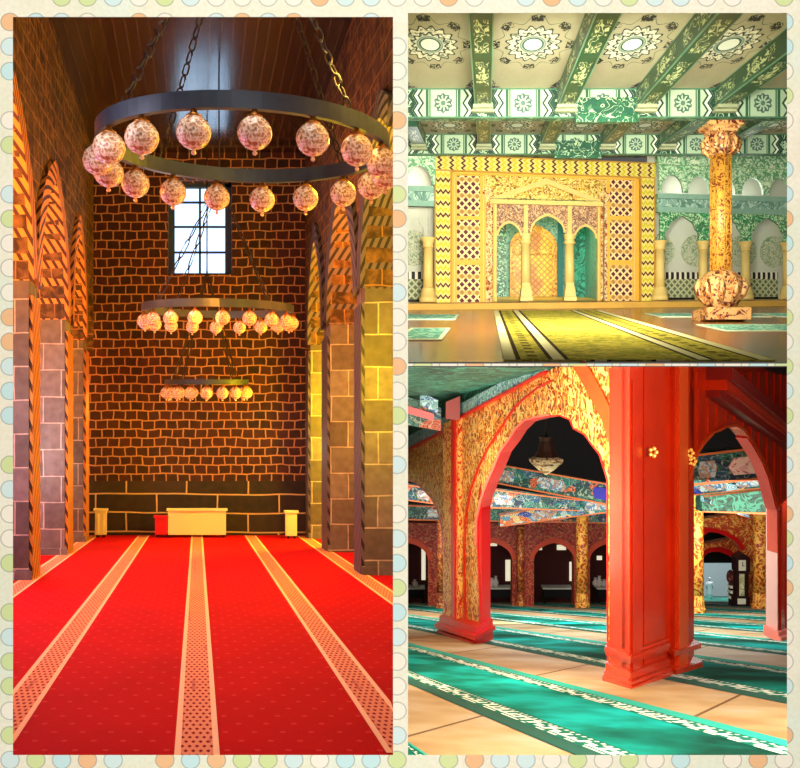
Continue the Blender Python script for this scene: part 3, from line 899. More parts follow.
    m.build('door_leaf', mat('gilded_lattice', m_door, rough=.35, metal=.0, spec=.7, bump=.02), d)
    z = NW(0, 252, 62.1)[2]
    MB(R2).box(NW(515, 0)[0], NW(552, 0)[0], 61.9, 62.2, z-.12, z+.12).build('transom', mat('orange_frame', '#c08020'), d)

    # ---- carved free-standing column
    Yc = 33.5
    c = R2((721-V2)/F*Yc, Yc, 0)
    def hz(py): return EYE+(H2-py)/F*Yc
    t = thing('carved_column', c, 'golden carved free-standing column with lotus capital on the right', 'column')
    mc = mat('column_relief', carved('#b4741c', '#6a2c0c', '#cc9838', 4.2, .08), rough=.45, bump=.04)
    mc2 = mat('lotus_relief', carved('#a8642c', '#4c1810', '#d0a060', 3.0, .08), rough=.45, bump=.04)
    MB().lathe(c, [(1.15, 0), (1.15, .42), (1.05, .46)], 4).build('plinth', mc2, t)
    MB().lathe(c, [(.52, .46), (.58, .62), (.78, 1.0), (.84, 1.3), (.74, 1.6), (.5, 1.8), (.42, 1.85)], 20).build('base', mc2, t)
    for k in range(10):
        a = 2*PI*k/10
        pt = [c+Vector((r*math.cos(a), r*math.sin(a), z)) for r, z in ((.58, .6), (.78, .95), (.88, 1.25), (.8, 1.55))]
        MB().tube(pt, [.05, .12, .15, .04], 6).build('petal', mc2, t)
    zt = hz(156)
    MB().lathe(c, [(.4, 1.85), (.38, zt)], 20).build('shaft', mc, t)
    for k in range(8):
        a = 2*PI*k/8
        x, y = .39*math.cos(a), .39*math.sin(a)
        MB().tube([c+Vector((x, y, 1.86)), c+Vector((x*.96, y*.96, zt))], .035, 5).build('shaft_ridge', mc, t)
    zc = hz(134)
    MB().lathe(c, [(.4, zt), (.5, zt+.15), (.56, zt+.4), (.5, zt+.62), (.6, zc-.05), (.5, zc)], 20).build('capital', mc2, t)
    for k in range(10):
        a = 2*PI*(k+.5)/10
        pt = [c+Vector((r*math.cos(a), r*math.sin(a), z)) for r, z in ((.42, zt), (.56, zt+.2), (.62, zt+.48), (.55, zt+.75))]
        MB().tube(pt, [.05, .13, .13, .03], 6).build('leaf', mc2, t)
    MB().lathe(c, [(.62, zc), (.7, zc+.1), (.72, zc+.16), (.9, zc+.2), (.9, zc+.34)], 4).build('abacus', mc2, t)

    # ---- ceiling
    def m_ros(g):
        u, v = g.uv()
        r = (u*u+v*v).sqrt(); th = g.m('ARCTAN2', v, u)
        R = r/1.05
        base = g.mix(g.noise(u, v, 0, scale=.8, detail=3)*.8, '#b4b090', '#949070')
        base = g.mix(g.squig(u, v, 3, .03)*.12, base, '#8a8860')
        pet = (R+.07*(th*16).cos())
        ringm = (pet < .78) & (R > .42)
        q = g.squig(u, v, 5.5, .09, 1.2)
        c = g.mix(ringm*.8, base, '#6c806c'); c = g.mix((ringm & q), c, '#e0e0c4')
        pet2 = (R-.5+.05*(th*14).sin()).abs() < .035
        c = g.mix(pet2, c, '#203c30')
        edge = (pet-.76).abs() < .03; c = g.mix(edge, c, '#20382c')
        band = (R < .42) & (R > .3); c = g.mix(band, c, '#d6dcc4')
        c = g.mix((R-.37).abs() < .03, c, '#7c9484'); c = g.mix((R-.3).abs() < .03, c, '#2c5c44')
        c = g.mix(R < .27, c, '#e6f2e2')
        star = (R-1.12-.16*(th*8).cos()).abs() < .014
        c = g.mix(star, c, '#55684e')
        fl = ((R-1.12).abs() < .12) & ((th*8/(2*PI)).mod(1)-.5 > -.5) & (((th*8/(2*PI)+.5).mod(1)-.5).abs() < .2) & g.squig(u, v, 7, .1, 1.5)
        c = g.mix(fl, c, '#22281e')
        corner = ((u.abs()/1.6+v.abs()/2.65) > 1.56) & g.squig(u, v, 4.5, .1, 1.5)
        c = g.mix(corner, c, '#3a2e34')
        fr = (u.abs() > 1.4) & (u.abs() < 1.43)
        return g.mix(fr, c, '#7c7a5c')
    mros = mat('painted_ceiling', m_ros, rough=.8)
    bxs = [-3.45, -.15, 3.05, 6.1, 9.15, 12.2, 15.3]
    rows = [(20.0, 34.9, 28.4, 2.45), (35.6, 46.0, 43.4, 1.9), (46.6, 55, 50, 2.4)]
    for (y0, y1, yc, sy) in rows:
        for i in range(6):
            a, b_ = bxs[i], bxs[i+1]; m0 = (a+b_)/2
            def lim(x, y): return max(x, XL(y))
            pts = [(a, y0), (b_, y0), (b_, y1), (a, y1)]
            if XL(y0) > b_: continue
            pts = [(lim(x, y), y) for x, y in pts]
            mb = MB(R2); 
            q = list(reversed(pts))
            mb.prism([(x, y, HC) for x, y in q], [(x, y, HC+.1) for x, y in q], [((x-m0), (y-yc)/sy) for x, y in q])
            struct(mb.build('ceiling', mros))
    # transverse painted beams
    def m_trans(g):
        u, v = g.uv()     # u metres along (bay aligned: 0 at a longitudinal beam), v 0..1
        s = (u/3.1).mod(1)                    # 0 at beam, .5 bay middle
        t2 = (s-.5).abs()                      # 0 middle .. .5 beam
        zz = ((v*2).mod(1)-.5).abs()*.12
        k = t2+zz
        c = g.mix(0.0, '#a4bc98', '#a4bc98')
        c = g.mix(((k-.31).abs() < .013), c, '#1c3828')
        c = g.mix(((k-.345).abs() < .012), c, '#dce4cc')
        c = g.mix(((k-.375).abs() < .013), c, '#1c3828')
        c = g.mix(k > .39, c, '#143c28')
        sq = g.squig(u, v*1.1, 3.2, .06, 1.2)
        c = g.mix((k > .44) & sq, c, '#a8c49c')
        c = g.mix((t2-.2).abs() < .018, c, '#28583c'); c = g.mix((t2-.165).abs() < .008, c, '#28583c')
        du = (s-.5)*3.32; dv = (v-.5)*1.15
        r = (du*du+dv*dv).sqrt(); th = g.m('ARCTAN2', dv, du)
        rr = r+.03*(th*10).cos()
        c = g.mix((rr < .36) & (rr > .15) & (((th*10).sin() > -.2) | (rr > .3)), c, '#3c5c50'); 
        c = g.mix((r < .1), c, '#4c6c5c')
        return g.mix((v-.5).abs() > .45, c, '#3c6c50')
    mtr = mat('painted_crossbeam', m_trans, rough=.6)
    mgb = mat('beam_soffit', carved('#3c7c5c', '#94b890', '#1a4c34', 1.6, .05), rough=.5)
    for (y0, y1, dpt, label) in ((34.9, 35.6, 1.15, 'nearer pale green painted cross beam with chevrons and rosettes'), (46.0, 46.6, 1.05, 'farther pale green painted cross beam just above the golden portal')):
        t = thing('cross_beam', R2(4, y0, HC-dpt), label, 'beam')
        x0, x1 = XL(y0), 16.5
        mb = MB(R2); mb.face([(x0, y0, HC-dpt), (x1, y0, HC-dpt), (x1, y0, HC), (x0, y0, HC)], [(x0+.15, 0), (x1+.15, 0), (x1+.15, 1), (x0+.15, 1)])
        mb.face([(x1, y0, HC-dpt), (x1, y1, HC-dpt), (x1, y1, HC), (x1, y0, HC)]); mb.face([(x1, y1, HC-dpt), (x0, y1, HC-dpt), (x0, y1, HC), (x1, y1, HC)])
        mb.build('painted_face', mtr, t)
        mb = MB(R2); mb.face([(x0, y1, HC-dpt), (x1, y1, HC-dpt), (x1, y0, HC-dpt), (x0, y0, HC-dpt)]); mb.build('soffit', mgb, t)
        # deep green extra beam portion beneath, on the right-middle bays
        MB(R2).box(3.4, 5.8, y0-.25, y0+.4, HC-dpt-.02, HC-dpt*.35).build('inscribed_board', mat('green_script_board', carved('#164c34', '#a8c094', '#1c5c3c', 2.4, .03), rough=.5), t)
        MB(R2).box(3.4, 5.8, y0-.5, y0, HC-dpt-.25, HC-dpt+.1).build('lower_board', mat('green_script_board'+'2', carved('#1c5c3c', '#9cbc90', '#103c26', 2.4, .03), rough=.5), t)
    # longitudinal beams
    def m_beam(g):
        u, v = g.uv()   # u -1..1 across, v metres along
        q = g.squig(u*.55, v*.42, 3.0, .035, 1.2) & (u.abs() < .62) & (((v/4.5).mod(1)-.5).abs() < .38)
        n = g.noise(u, v, 0, scale=.7, detail=2)
        c = g.mix(n, '#0c3420', '#1c5a38')
        c = g.mix(q, c, '#c4d49c')
        c = g.mix((u.abs() > .88), c, '#5c9474')
        return g.mix((u.abs() > .8) & (u.abs() < .84), c, '#0c2c1c')
    mbm = mat('green_beam', m_beam, rough=.4, spec=.5)
    mend = mat('beam_bracket', m_flat('#9ca47c', 3, .7, '#5c6c48'), rough=.6)
    LB = 0
    ords = ['at the left edge', 'second from the left', 'third from the left', 'third from the right', 'second from the right', 'at the right edge']
    for r, (y0, y1, dp) in enumerate(((20.5, 34.85, .75), (35.6, 45.9, .62))):
        for i, X in enumerate(bxs[:6]):
            hw = .33
            if X-hw < XL(y0)+.02:
                if X-hw < XL(y1)+.02: continue
                ya = y0
                while X-hw < XL(ya)+.02: ya += .5
            else: ya = y0
            t = thing('ceiling_beam', R2(X, (ya+y1)/2, HC-dp), 'deep green ceiling beam with pale lettering-like scrolls, %s row, %s' % (('near', 'far')[r], ords[i]), 'beam', 'green ceiling beams')
            mb = MB(R2)
            def strip(A, B):   # A,B endpoints pairs across
                mb.face([A[0], A[1], B[1], B[0]], [(-1, ya), (1, ya), (1, y1), (-1, y1)])
            z0, z1 = HC-dp, HC
            strip(((X+hw, ya, z0), (X-hw, ya, z0)), ((X+hw, y1, z0), (X-hw, y1, z0)))
            strip(((X-hw, ya, z0), (X-hw, ya, z1)), ((X-hw, y1, z0), (X-hw, y1, z1)))
            strip(((X+hw, ya, z1), (X+hw, ya, z0)), ((X+hw, y1, z1), (X+hw, y1, z0)))
            mb.face([(X-hw, ya, z0), (X+hw, ya, z0), (X+hw, ya, z1), (X-hw, ya, z1)])
            mb.face([(X-hw, y1, z1), (X+hw, y1, z1), (X+hw, y1, z0), (X-hw, y1, z0)])
            mb.build('body', mbm, t)
            MB(R2).box(X-hw-.05, X+hw+.05, y1-.7, y1, HC-dp-.13, HC-dp).build('bracket', mend, t)
            MB(R2).box(X-hw-.09, X+hw+.09, y1-.4, y1, HC-dp-.23, HC-dp-.13).build('bracket', mend, t)
    # side wall far right
    mb = MB(R2); mb.face([(21, 17.2, 0), (21, 17.2, HC), (21, 58, HC), (21, 58, 0)]); struct(mb.build('wall_right', m_whitewall))
    # added lights without fixtures, brightening end wall, ceiling, carpet and niche
    Wm = (1, .95, .84)
    area(R2(2, 18.6, 4.4), R2(3, 48, 4.4), 6, 2350, Wm, sy=2).data.spread = 1.2
    area(R2(13, 36, 5.8), R2(12, 50, 4), 4, 420, (1, 1, .95), sy=2)
    area(R2(4, 30, .6), R2(4, 31, 9), 12, 400, (1, .97, .88), sy=10)
    area(R2(2.5, 27, 7), R2(3, 28, 0), 6, 800, (1, .9, .7), sy=12).data.spread = 1.7
    area(W2(U(545), -5, 5.6), W2(U(538), -8, 0), 3, 300, (1, .85, .5))
    area(W2(U(538), -3.5, 4.6), R2(*NW(534, 270, 62.5)), 1.5, 330, (1, .86, .45))
    for px in (415, 690, 750): point(W2(U(px), -.5, 6.8), 60, (1, 1, 1), .4)
hall2()

# ============================================================ HALL 3 : red arcades on green carpets
V3, H3 = 165.0, 580.0
SL = -(H3-384)/F
def ZF(Y): return SL*Y                       # height of the floor, eye line + 1.6 lies on the horizon
def FLR(px, py):
    Y = EYE*F/(py-H3); return Vector(((px-400)/F*Y, Y, ZF(Y)))
def YA(px): return 5035/(px-262)
def YB(px): return 4800/(980-px)
def onA(px, py): return P(px, py, YA(px))
def onB(px, py): return P(px, py, YB(px))
dA = Vector(((262-400)/F, 1, 0)).normalized()     # level directions of the two arcades
dB = Vector(((980-400)/F, 1, 0)).normalized()
m_lacq = mat('red_lacquer', lambda g: (lambda n: (g.mix(n, '#d03008', '#a81c04'), n))(g.noise(*g.obj(), scale=1.5, detail=4)), rough=.25, spec=.6, bump=.004, coat=.3)
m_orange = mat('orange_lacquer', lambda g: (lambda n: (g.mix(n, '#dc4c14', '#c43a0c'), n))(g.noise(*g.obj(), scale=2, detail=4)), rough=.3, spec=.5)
m_red = mat('bright_red', '#cc0c0c', rough=.35)
m_dred = mat('dark_red', '#7c1408', rough=.5)
m_pink = mat('coral_edge', '#e87868', rough=.4)
def m_gc(g):
    u, v = g.uv()
    q = g.squig(u, v, 5.5, .07, 1.6); q2 = g.squig(u, v, 3.2, .05, 1.2, 6.0)
    n = g.noise(u, v, 4, scale=1.6, detail=3)
    c = g.mix((n-.3)*1.4, '#ec9c38', '#d85c14')
    c = g.mix(q, c, '#7c2c08')
    return g.mix(q2*.6, c, '#f6dc84'), 1-q*.7
m_gcarve = mat('gilt_scrollwork', m_gc, rough=.45, bump=.02)
def m_gc2(g):
    u, v = g.uv()
    q = g.squig(u, v, 4.0, .09, 1.6)
    c = g.mix(q, '#c8240c', '#f4c468')
    return c, q
m_gcol = mat('red_gilt_scroll', m_gc2, rough=.45, bump=.02)

def m_paint(cols, s):
    def f(g):
        u, v = g.uv()
        vo = g.n('ShaderNodeTexVoronoi'); vo.inputs['Scale'].default_value = s
        g.nt.links.new(g.vec(u, v*1.6), vo.inputs['Vector'])
        r = E(g, vo.outputs['Distance'])
        cc = g.n('ShaderNodeSeparateColor'); g.nt.links.new(vo.outputs['Color'], cc.inputs[0])
        k = E(g, cc.outputs[0])
        c = g.ramp(k, [(i/len(cols), x) for i, x in enumerate(cols)], True)
        c = g.mix((r*s > .0) & ((r*5).mod(1) < .25), c, '#101c20')
        q = g.squig(u, v, s*1.6, .022, 1.2)
        return g.mix(q*.55, c, '#b0b898')
    return f
m_bluegreen = mat('painted_blue_green', m_paint(['#0c4038', '#134c64', '#1c6c60', '#0c2c44', '#2c6450', '#c05020'], 1.9), rough=.5)
m_bright = mat('painted_bright', m_paint(['#4c8cac', '#b4d4dc', '#1c7c70', '#d86c34', '#243c9c', '#e0c080'], 2.6), rough=.5)
m_whiteblue = mat('painted_white_blue', carved('#c4dce4', '#2c5c9c', '#7cb4a8', 5, .08), rough=.5)
m_teals = mat('teal_soffit', carved('#1c6452', '#0a3028', '#4c9c84', 2.2, .04), rough=.5)
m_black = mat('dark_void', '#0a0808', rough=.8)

def hall3():
    # ---- floor
    fl = MB()
    ys = [3.3, 8, 14, 22, 32, 45, 60, 80, 95]
    def xr(Y): return (870-400)/F*Y
    for a, b in zip(ys, ys[1:]):
        fl.face([Vector((.03, a, ZF(a)-.04)), Vector((xr(a), a, ZF(a)-.04)), Vector((xr(b), b, ZF(b)-.04)), Vector((.03, b, ZF(b)-.04))])
    struct(fl.build('floor', mat('teal_floor', carved('#2c8c78', '#1c5c4c', '#4cb49c', .35, .1), rough=.6)))
    kA = (V3-400)/F                              # dx/dY along the carpets
    # lateral offset q (metres) = EYE * (px-165)/(py-580);   X = q + kA*Y
    bounds = [.9, 1.49, 2.33, 3.85, 5.0, 7.04, 8.2, 10.2, 11.35, 13.4, 14.5, 16.5, 17.6, 19.6, 20.7, 22.7, 23.8, 26]
    isCar = lambda i: i % 2 == 0                 # .9-1.49 carpet, 1.49-2.33 mat ...
    def m_mat(g):
        u, v = g.uv()
        n = g.noise(u, v, 0, scale=.7, detail=3)
        a = ((u/.05).mod(1) < .15) | ((v/.08).mod(1) < .12)
        c = g.ramp(n, [(.35, '#a0784c'), (.5, '#b49468'), (.65, '#c0a88c')])
        return g.mix(a*.25, c, '#7c5420')
    mmat = mat('straw_matting', m_mat, rough=.6)
    mseam = mat('mat_edge', '#6c4a24', rough=.8)
    def m_green(g):
        u, v = g.uv()
        n = g.noise(u, v, 0, scale=.45, detail=4)
        n2 = g.noise(u, v, 0, scale=30, detail=2)
        return g.ramp(n, [(.36, '#043a2c'), (.5, '#067060'), (.6, '#10a49c')]), n2
    mgreen = mat('green_pile', m_green, rough=.95, spec=.1, bump=.004)
    def m_script(g):
        u, v = g.uv()      # u along metres, v 0..1 across the band
        base = '#0f6450'
        uu = u*5
        cell = uu.floor(); fr = uu.mod(1)
        r1 = g.white(cell, 1); r2 = g.white(cell, 5); r3 = g.white((uu*2).floor(), 9)
        bar = (fr < .42) & (v > .22) & (v < (r1*.35+.5))
        hb = ((v-.3).abs() < .06) & (r2 < .75)
        hb2 = ((v-(r1*.3+.45)).abs() < .06) & (r2 > .35)
        dt = (v > .76) & (v < .9) & (((uu*1.5).mod(1)) < .35)
        dt2 = (v > .04) & (v < .14) & (r3 < .6)
        m_ = bar | hb | hb2 | dt | dt2
        return g.mix(m_, base, '#d8dccc')
    mscript = mat('woven_script', m_script, rough=.95, spec=.1)
    mdk = mat('dark_green_edge', '#0b4c3c', rough=.95); mturq = mat('turquoise_edge', '#159c88', rough=.95)
    def band(mb, q0, q1, y0, y1, h, uvm='m'):
        n = max(3, int((y1-y0)/1.5))
        for k in range(n):
            a = y0+(y1-y0)*k/n; b = y0+(y1-y0)*(k+1)/n
            qa = max(q0, .03-kA*a); qb = max(q0, .03-kA*b)
            if qa >= q1-.002: continue
            qb = min(qb, q1-.001)
            pts = [(qa, a), (q1, a), (q1, b), (qb, b)]
            V_ = [Vector((q+kA*y, y, ZF(y)+h)) for q, y in pts]
            f = lambda q: (q-q0)/(q1-q0)
            uv = [(q, y) for q, y in pts] if uvm == 'm' else [(y*uvm, f(q)) for q, y in pts]
            mb.face(V_, uv)
        return mb
    where = ['darkest, in the bottom left corner', 'large, running from the left edge to the bottom right', 'passing right behind the big red pillar', 'third from the front', 'fourth from the front', 'fifth from the front',
             'sixth from the front', 'seventh from the front', 'farthest back']
    whm = ['at the bottom left', 'touching the big red pillar', 'just behind the big red pillar', 'fourth from the front', 'fifth from the front', 'sixth from the front', 'seventh from the front', 'farthest back']
    for i in range(len(bounds)-1):
        q0 = bounds[i]*EYE; q1 = bounds[i+1]*EYE
        # along range: px>=402  => X>0.03
        ymax = min((q1-.05)/(-kA), 64); 
        # right end where px=860: q+kA y = .51 y
        ymin = max(q0/(.5111-kA), 3.4)
        if ymax <= ymin+1: continue
        if isCar(i):
            t = thing('carpet_runner', Vector(((q0+q1)/2+kA*(ymin+ymax)/2, (ymin+ymax)/2, ZF((ymin+ymax)/2))), 'green runner with white script borders, '+where[i//2], 'carpet', 'green carpet runners')
            wd = q1-q0
            band(MB(), q0, q1, ymin, ymax, .012).build('pile', mgreen, t)
            e = .1*wd if wd > 1.5 else .05
            for s0, s1, mm in ((q0, q0+e, mdk), (q1-e, q1, mturq)):
                band(MB(), s0, s1, ymin, ymax, .015).build('edge_band', mm, t)
            bw_ = .13*wd
            for s0 in (q0+e, q1-e-bw_):
                band(MB(), s0, s0+bw_, ymin, ymax, .017, 1.0).build('script_border', mscript, t)
        else:
            nseg = max(1, min(5, int(math.ceil((ymax-ymin)/4.2))))
            ob = (q1-q0)/((980-400)/F-kA)
            for k in range(nseg):
                a = ymin+(ymax-ymin)*k/nseg; b = ymin+(ymax-ymin)*(k+1)/nseg
                if k: a += .0
                t = thing('straw_mat', Vector((max((q0+q1)/2+kA*(a+b)/2, .1), (a+b)/2, ZF((a+b)/2))),
                          '%s mat of the tan straw row %s' % (['nearest', 'second nearest', 'third nearest', 'fourth nearest', 'fifth nearest'][k], whm[i//2]), 'mat', 'tan straw mats between the runners')
                def pt(q, y, h=.006): return Vector((q+kA*y, y, ZF(y)+h))
                # seam: from (q1, y) back to (q0, y-ob), parallel to the other arcade
                mb = MB(); m = 8
                e0 = 0 if k == 0 else ob; e1 = 0 if k == nseg-1 else ob
                for jn in range(m):
                    def row(f): 
                        ya1 = a+(b-a)*f; ya0 = ya1-(e0+(e1-e0)*f)
                        q = max(q0, .03-kA*ya0)
                        return (min(q, q1-.001), ya0), (q1, ya1)
                    (p0, p1), (p3, p2) = row(jn/m), row((jn+1)/m)
                    A = [p0, p1, p2, p3]
                    mb.face([pt(*q) for q in A], A)
                mb.build('weave', mmat, t)
                if k:
                    p0, p1 = (max(q0, .03-kA*(a-ob)), a-ob), (q1, a)
                    sm = MB(); sm.face([pt(p1[0], p1[1], .009), pt(p1[0], p1[1]+.07, .009), pt(p0[0], p0[1]+.07, .009), pt(p0[0], p0[1], .009)]); sm.build('edge_strip', mseam, t)

    # ---- arcade A wall (gilded), left arch + middle arch
    def extr(outline, fn, d, th, name, m, parent=None, kind=None):
        A = [fn(x, y) for x, y in outline]; B = [p+d*th for p in A]
        mb = MB(); mb.prism(A, B)
        return mb.build(name, m, parent)
    def topA(px): return 580-(580-372)*(px-262)/(545-262)       # level line on plane A
    lev = lambda px, y0, p0: 580-(580-y0)*(px-262)/(p0-262)
    def levB(px, y0, p0): return 580-(580-y0)*(980-px)/(980-p0)
    TL = lambda x: 418-.53*(x-460)
    floorA = lambda px: 580+.286*(px-262)
    floorB = lambda px: 580+.3*(980-px)
    mid = [(481, 632), (477, 545), (477.5, 520), (482, 500), (488, 483), (495, 467), (501, 452), (510, 440), (516, 430), (525, 421), (537, 418), (550, 415.5), (560, 415), (570, 419), (574, 428), (585, 434), (592, 444), (600, 454), (604, 466), (608, 480), (608.5, 678)]
    sp = thing('gilded_arch', onA(545, 668), 'wide scalloped arch with gilt scrollwork and red edge, middle of the red hall', 'arch')
    o = [(481, 634.5)]
        # wall panel: spandrel of middle arch down both jambs
    outer = [(462, floorA(462)), (481, floorA(481))]+mid[1:-1]+[(608.5, floorA(608.5)), (627, floorA(627)), (627, 366.8), (556, 366.8)]+list(reversed([(x, TL(x)) for x in (462, 480, 500, 520, 540)]))
    outer = [p for p in outer]
    extr(list(reversed(outer)), onA, dB, .5, 'spandrel', m_gcarve, sp)
    # red intrados lining (a thin shell inside the opening)
    cxm = 545
    def shrink(pts, k, cx, cy): return [(cx+(x-cx)*k, cy+(y-cy)*k) for x, y in pts]
    lin_o = [(481, floorA(481))]+mid[1:-1]+[(608.5, floorA(608.5))]
    def ribbon(pts, fn, d, th, w, name, m, parent, out=0.0, dirx=None):
        """strip following an edge, w px wide, raised 'out' metres towards the viewer"""
        mb = MB(); n = len(pts); off = []
        for i, (x, y) in enumerate(pts):
            a = pts[max(i-1, 0)]; b = pts[min(i+1, n-1)]
            tx, ty = b[0]-a[0], b[1]-a[1]; L = math.hypot(tx, ty) or 1
            off.append((x+ty/L*w, y-tx/L*w))
        for i in range(n-1):
            q = [pts[i], pts[i+1], off[i+1], off[i]]
            A = [fn(x, y)-d*out for x, y in q]; B = [p+d*(th+out) for p in A]
            mb.prism(A if w > 0 else list(reversed(A)), B if w > 0 else list(reversed(B)))
        return mb.build(name, m, parent)
    ribbon(lin_o, onA, dB, .52, -1.2, 'red_intrados', m_red, sp, .02)
    ribbon([(x, y) for x, y in lin_o[1:12]], onA, dB, .0, 2.0, 'coral_edge', m_pink, sp, .04)
    # archivolt line
    def offset_line(pts, w):
        n = len(pts); r = []
        for i, (x, y) in enumerate(pts):
            a = pts[max(i-1, 0)]; b = pts[min(i+1, n-1)]; tx, ty = b[0]-a[0], b[1]-a[1]; L = math.hypot(tx, ty) or 1
            r.append((x-ty/L*w*-1, y+tx/L*w*-1))
        return r
    av = [(465.5, 632), (463.5, 560), (465, 520), (470, 490), (478, 468), (487, 449), (499, 430), (507, 418), (516, 405), (528, 395), (538, 387), (552, 380)]
    ribbon(av, onA, dB, .0, -1.6, 'archivolt_line', m_red, sp, .06)
    # orange smooth band on the right side of the arch and down the jamb
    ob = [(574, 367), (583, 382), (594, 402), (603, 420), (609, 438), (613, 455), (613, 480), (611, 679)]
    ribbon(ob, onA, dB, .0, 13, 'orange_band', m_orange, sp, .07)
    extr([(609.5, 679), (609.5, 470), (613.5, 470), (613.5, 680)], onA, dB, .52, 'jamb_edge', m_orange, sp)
    # left arch
    la = thing('gilded_arch', onA(430, 628), 'gilt scrollwork arch cut by the left edge of the red hall', 'arch')
    le = [(445, floorA(445)), (445, 560), (443.5, 540), (441, 520), (437, 507), (431, 497), (425, 490), (416, 482), (406, 479), (402, 478)]
    out2 = [(448, floorA(448))]+le+[(402, lev(402, 437, 440)), (448, lev(448, 437, 440))]
    out2 = [(448, floorA(448)), *le, (402, 453), (448, 429)]
    extr(out2, onA, dB, .45, 'spandrel', m_gcarve, la)
    ribbon(le, onA, dB, .47, 1.2, 'red_intrados', m_red, la, .01)
    ribbon([(441, 540), (437, 524), (430, 508), (420, 494), (410, 484), (402, 480)], onA, dB, .0, -7 and 1.0, 'archivolt_line', m_red, la, .05) if False else None
    # left pilaster (between arches)
    lp = thing('carved_pillar', onA(464, 640), 'gilded red pillar with scroll carving between the left and middle arches', 'pillar')
    extr([(447, floorA(447)+1), (462, floorA(462)+1), (462, TL(462)-1), (447, 424)], lambda x, y: onA(x, y)-dB*.25, dB, .7, 'shaft', m_gcol, lp)
    extr([(457, floorA(457)), (460.5, floorA(460.5)), (460.5, 398), (457, 402)], lambda x, y: onA(x, y)-dB*.35, dB, .2, 'red_strip', m_red, lp)
    def block(px0, px1, y_top, y_bot, fn, fl_, d, out, th, name, m, parent):
        q = [(px0, fl_(px0)+y_bot), (px1, fl_(px1)+y_bot), (px1, fl_(px1)+y_top), (px0, fl_(px0)+y_top)]
        A = [fn(x, y)-d*out for x, y in q]; B = [fn(x, y)+d*th for x, y in q]
        mb = MB(); mb.prism(A, B); return mb.build(name, m, parent)
    extr([(478.5, 632), (481.5, 634), (481.5, 480), (478.5, 490)], onA, dB, .5, 'red_side', m_red, lp)
    for (a, b, y0, y1, o_) in ((445, 483, -6, 1, .5), (444.5, 485.5, -13, -9, .6), (446, 483, -20, -13, .4), (460, 483, -9, -6, .4)):
        block(a, b, y0, y1, onA, floorA, dB, o_, .55, 'base_moulding', m_red, lp)
    # ---- cornice and ceiling in front of arcade A
    co = thing('painted_cornice', onA(500, 390), 'blue and white painted cornice above the gilded arches', 'cornice')
    for a, b, yy, pp in ((402, 450, 437, 440), (459, 548, 418, 460)):
        xs = [a+(b-a)*i/8 for i in range(9)]
        lf = (lambda x, d=0: 453-d-(x-402)*24/46) if a == 402 else (lambda x, d=0: TL(x)-d)
        lo = [(x, lf(x)) for x in xs]; hi = [(x, lf(x, 13)) for x in xs]
        hi = [(x, max(y, 366.9)) for x, y in hi]
        poly = lo+list(reversed(hi))
        A = [onA(x, y)-dB*.12 for x, y in poly]; B = [onA(x, y)+dB*.4 for x, y in poly]
        MB().prism(A, B).build('painted_band', m_whiteblue, co)
        poly = [(x, y+1.6) for x, y in lo]+list(reversed([(x, y-.8) for x, y in lo]))
        A = [onA(x, y)-dB*.2 for x, y in poly]; B = [onA(x, y)+dB*.1 for x, y in poly]
        MB().prism(A, B).build('red_moulding', m_red, co)
    # wall strip above cornice
    extr([(402, 440), (450, 414), (540, 366.9), (402, 366.9)], lambda x, y: onA(x, y)+dB*.1, dB, .3, 'painted_frieze', m_teals, co)
    # beam corner at the top left (painted, with white brackets)
    t = thing('painted_beam', P(425, 425, 26), 'dark painted roof beam with red panel in the upper left corner of the red hall', 'beam')
    def pbox(px0, y0a, y0b, px1, y1a, y1b, Y0, Y1, dep, name, m, parent):
        A = [P(px0, y0b, Y0), P(px1, y1b, Y1), P(px1, y1a, Y1), P(px0, y0a, Y0)]
        B = [p+Vector((0, dep, 0)) for p in A]
        return MB().prism(A, B).build(name, m, parent)
    pbox(402, 395, 424, 441, 408, 431, 26, 26, .4, 'beam_body', m_bluegreen, t)
    pbox(402, 404, 412, 434, 414, 421, 25.9, 25.9, .1, 'red_panel', m_red, t)
    pbox(420, 392, 405, 438, 400, 414, 25.8, 25.8, .1, 'white_bracket', m_whiteblue, t)
    pbox(446, 402, 419, 460, 396, 420, 24.6, 24.6, .5, 'red_block', m_dred, t)
    # post head above pillar
    # ceiling over the near part: level plane
    zz = lambda Y: P(0, 366.9, 17).z-.075*(Y-17)
    mb = MB(); q = [Vector((.03, 17, 0))]+[P(px, 384, YA(px)) for px in (556, 520, 480, 440, 403)]+[Vector((.03, 35.8, 0))]
    mb.face([Vector((p.x, p.y, zz(p.y))) for p in reversed(q)])
    struct(mb.build('ceiling', m_teals))

    # ---- big near pillar
    np_ = thing('red_pillar', FLR(650, 680), 'massive glossy red lacquered pillar with stepped foot in the front', 'pillar')
    def bstrip(px0, px1, ytop, out, m, name, th=1.0, ybot=0):
        q = [(px0, floorB(px0)+ybot), (px1, floorB(px1)+ybot), (px1, ytop), (px0, ytop)]
        A = [onB(x, y)-dA*out for x, y in q]; B = [onB(x, y)+dA*th for x, y in q]
        return MB().prism(A, B).build(name, m, np_)
    bstrip(627, 694, 366.8, 0, m_lacq, 'core', .7)
    bstrip(627, 640, 366.8, .10, m_lacq, 'pilaster', .2); bstrip(643, 664, 366.8, .05, m_lacq, 'raised_panel', .2)
    bstrip(629, 637, 380, .14, m_lacq, 'inner_panel', .2)
    bstrip(670, 685, 366.8, .18, m_lacq, 'pilaster', .3); bstrip(673, 682, 366.8, .24, m_orange, 'inner_panel', .3)
    bstrip(687.5, 690, 480, .1, m_lacq, 'bead', .3)
    extr([(612, 681), (628, 686), (628, 366.9), (612, 366.9)], lambda x, y: onA(x, y)-dB*.03, dB, 1.1, 'left_face', m_lacq, np_)
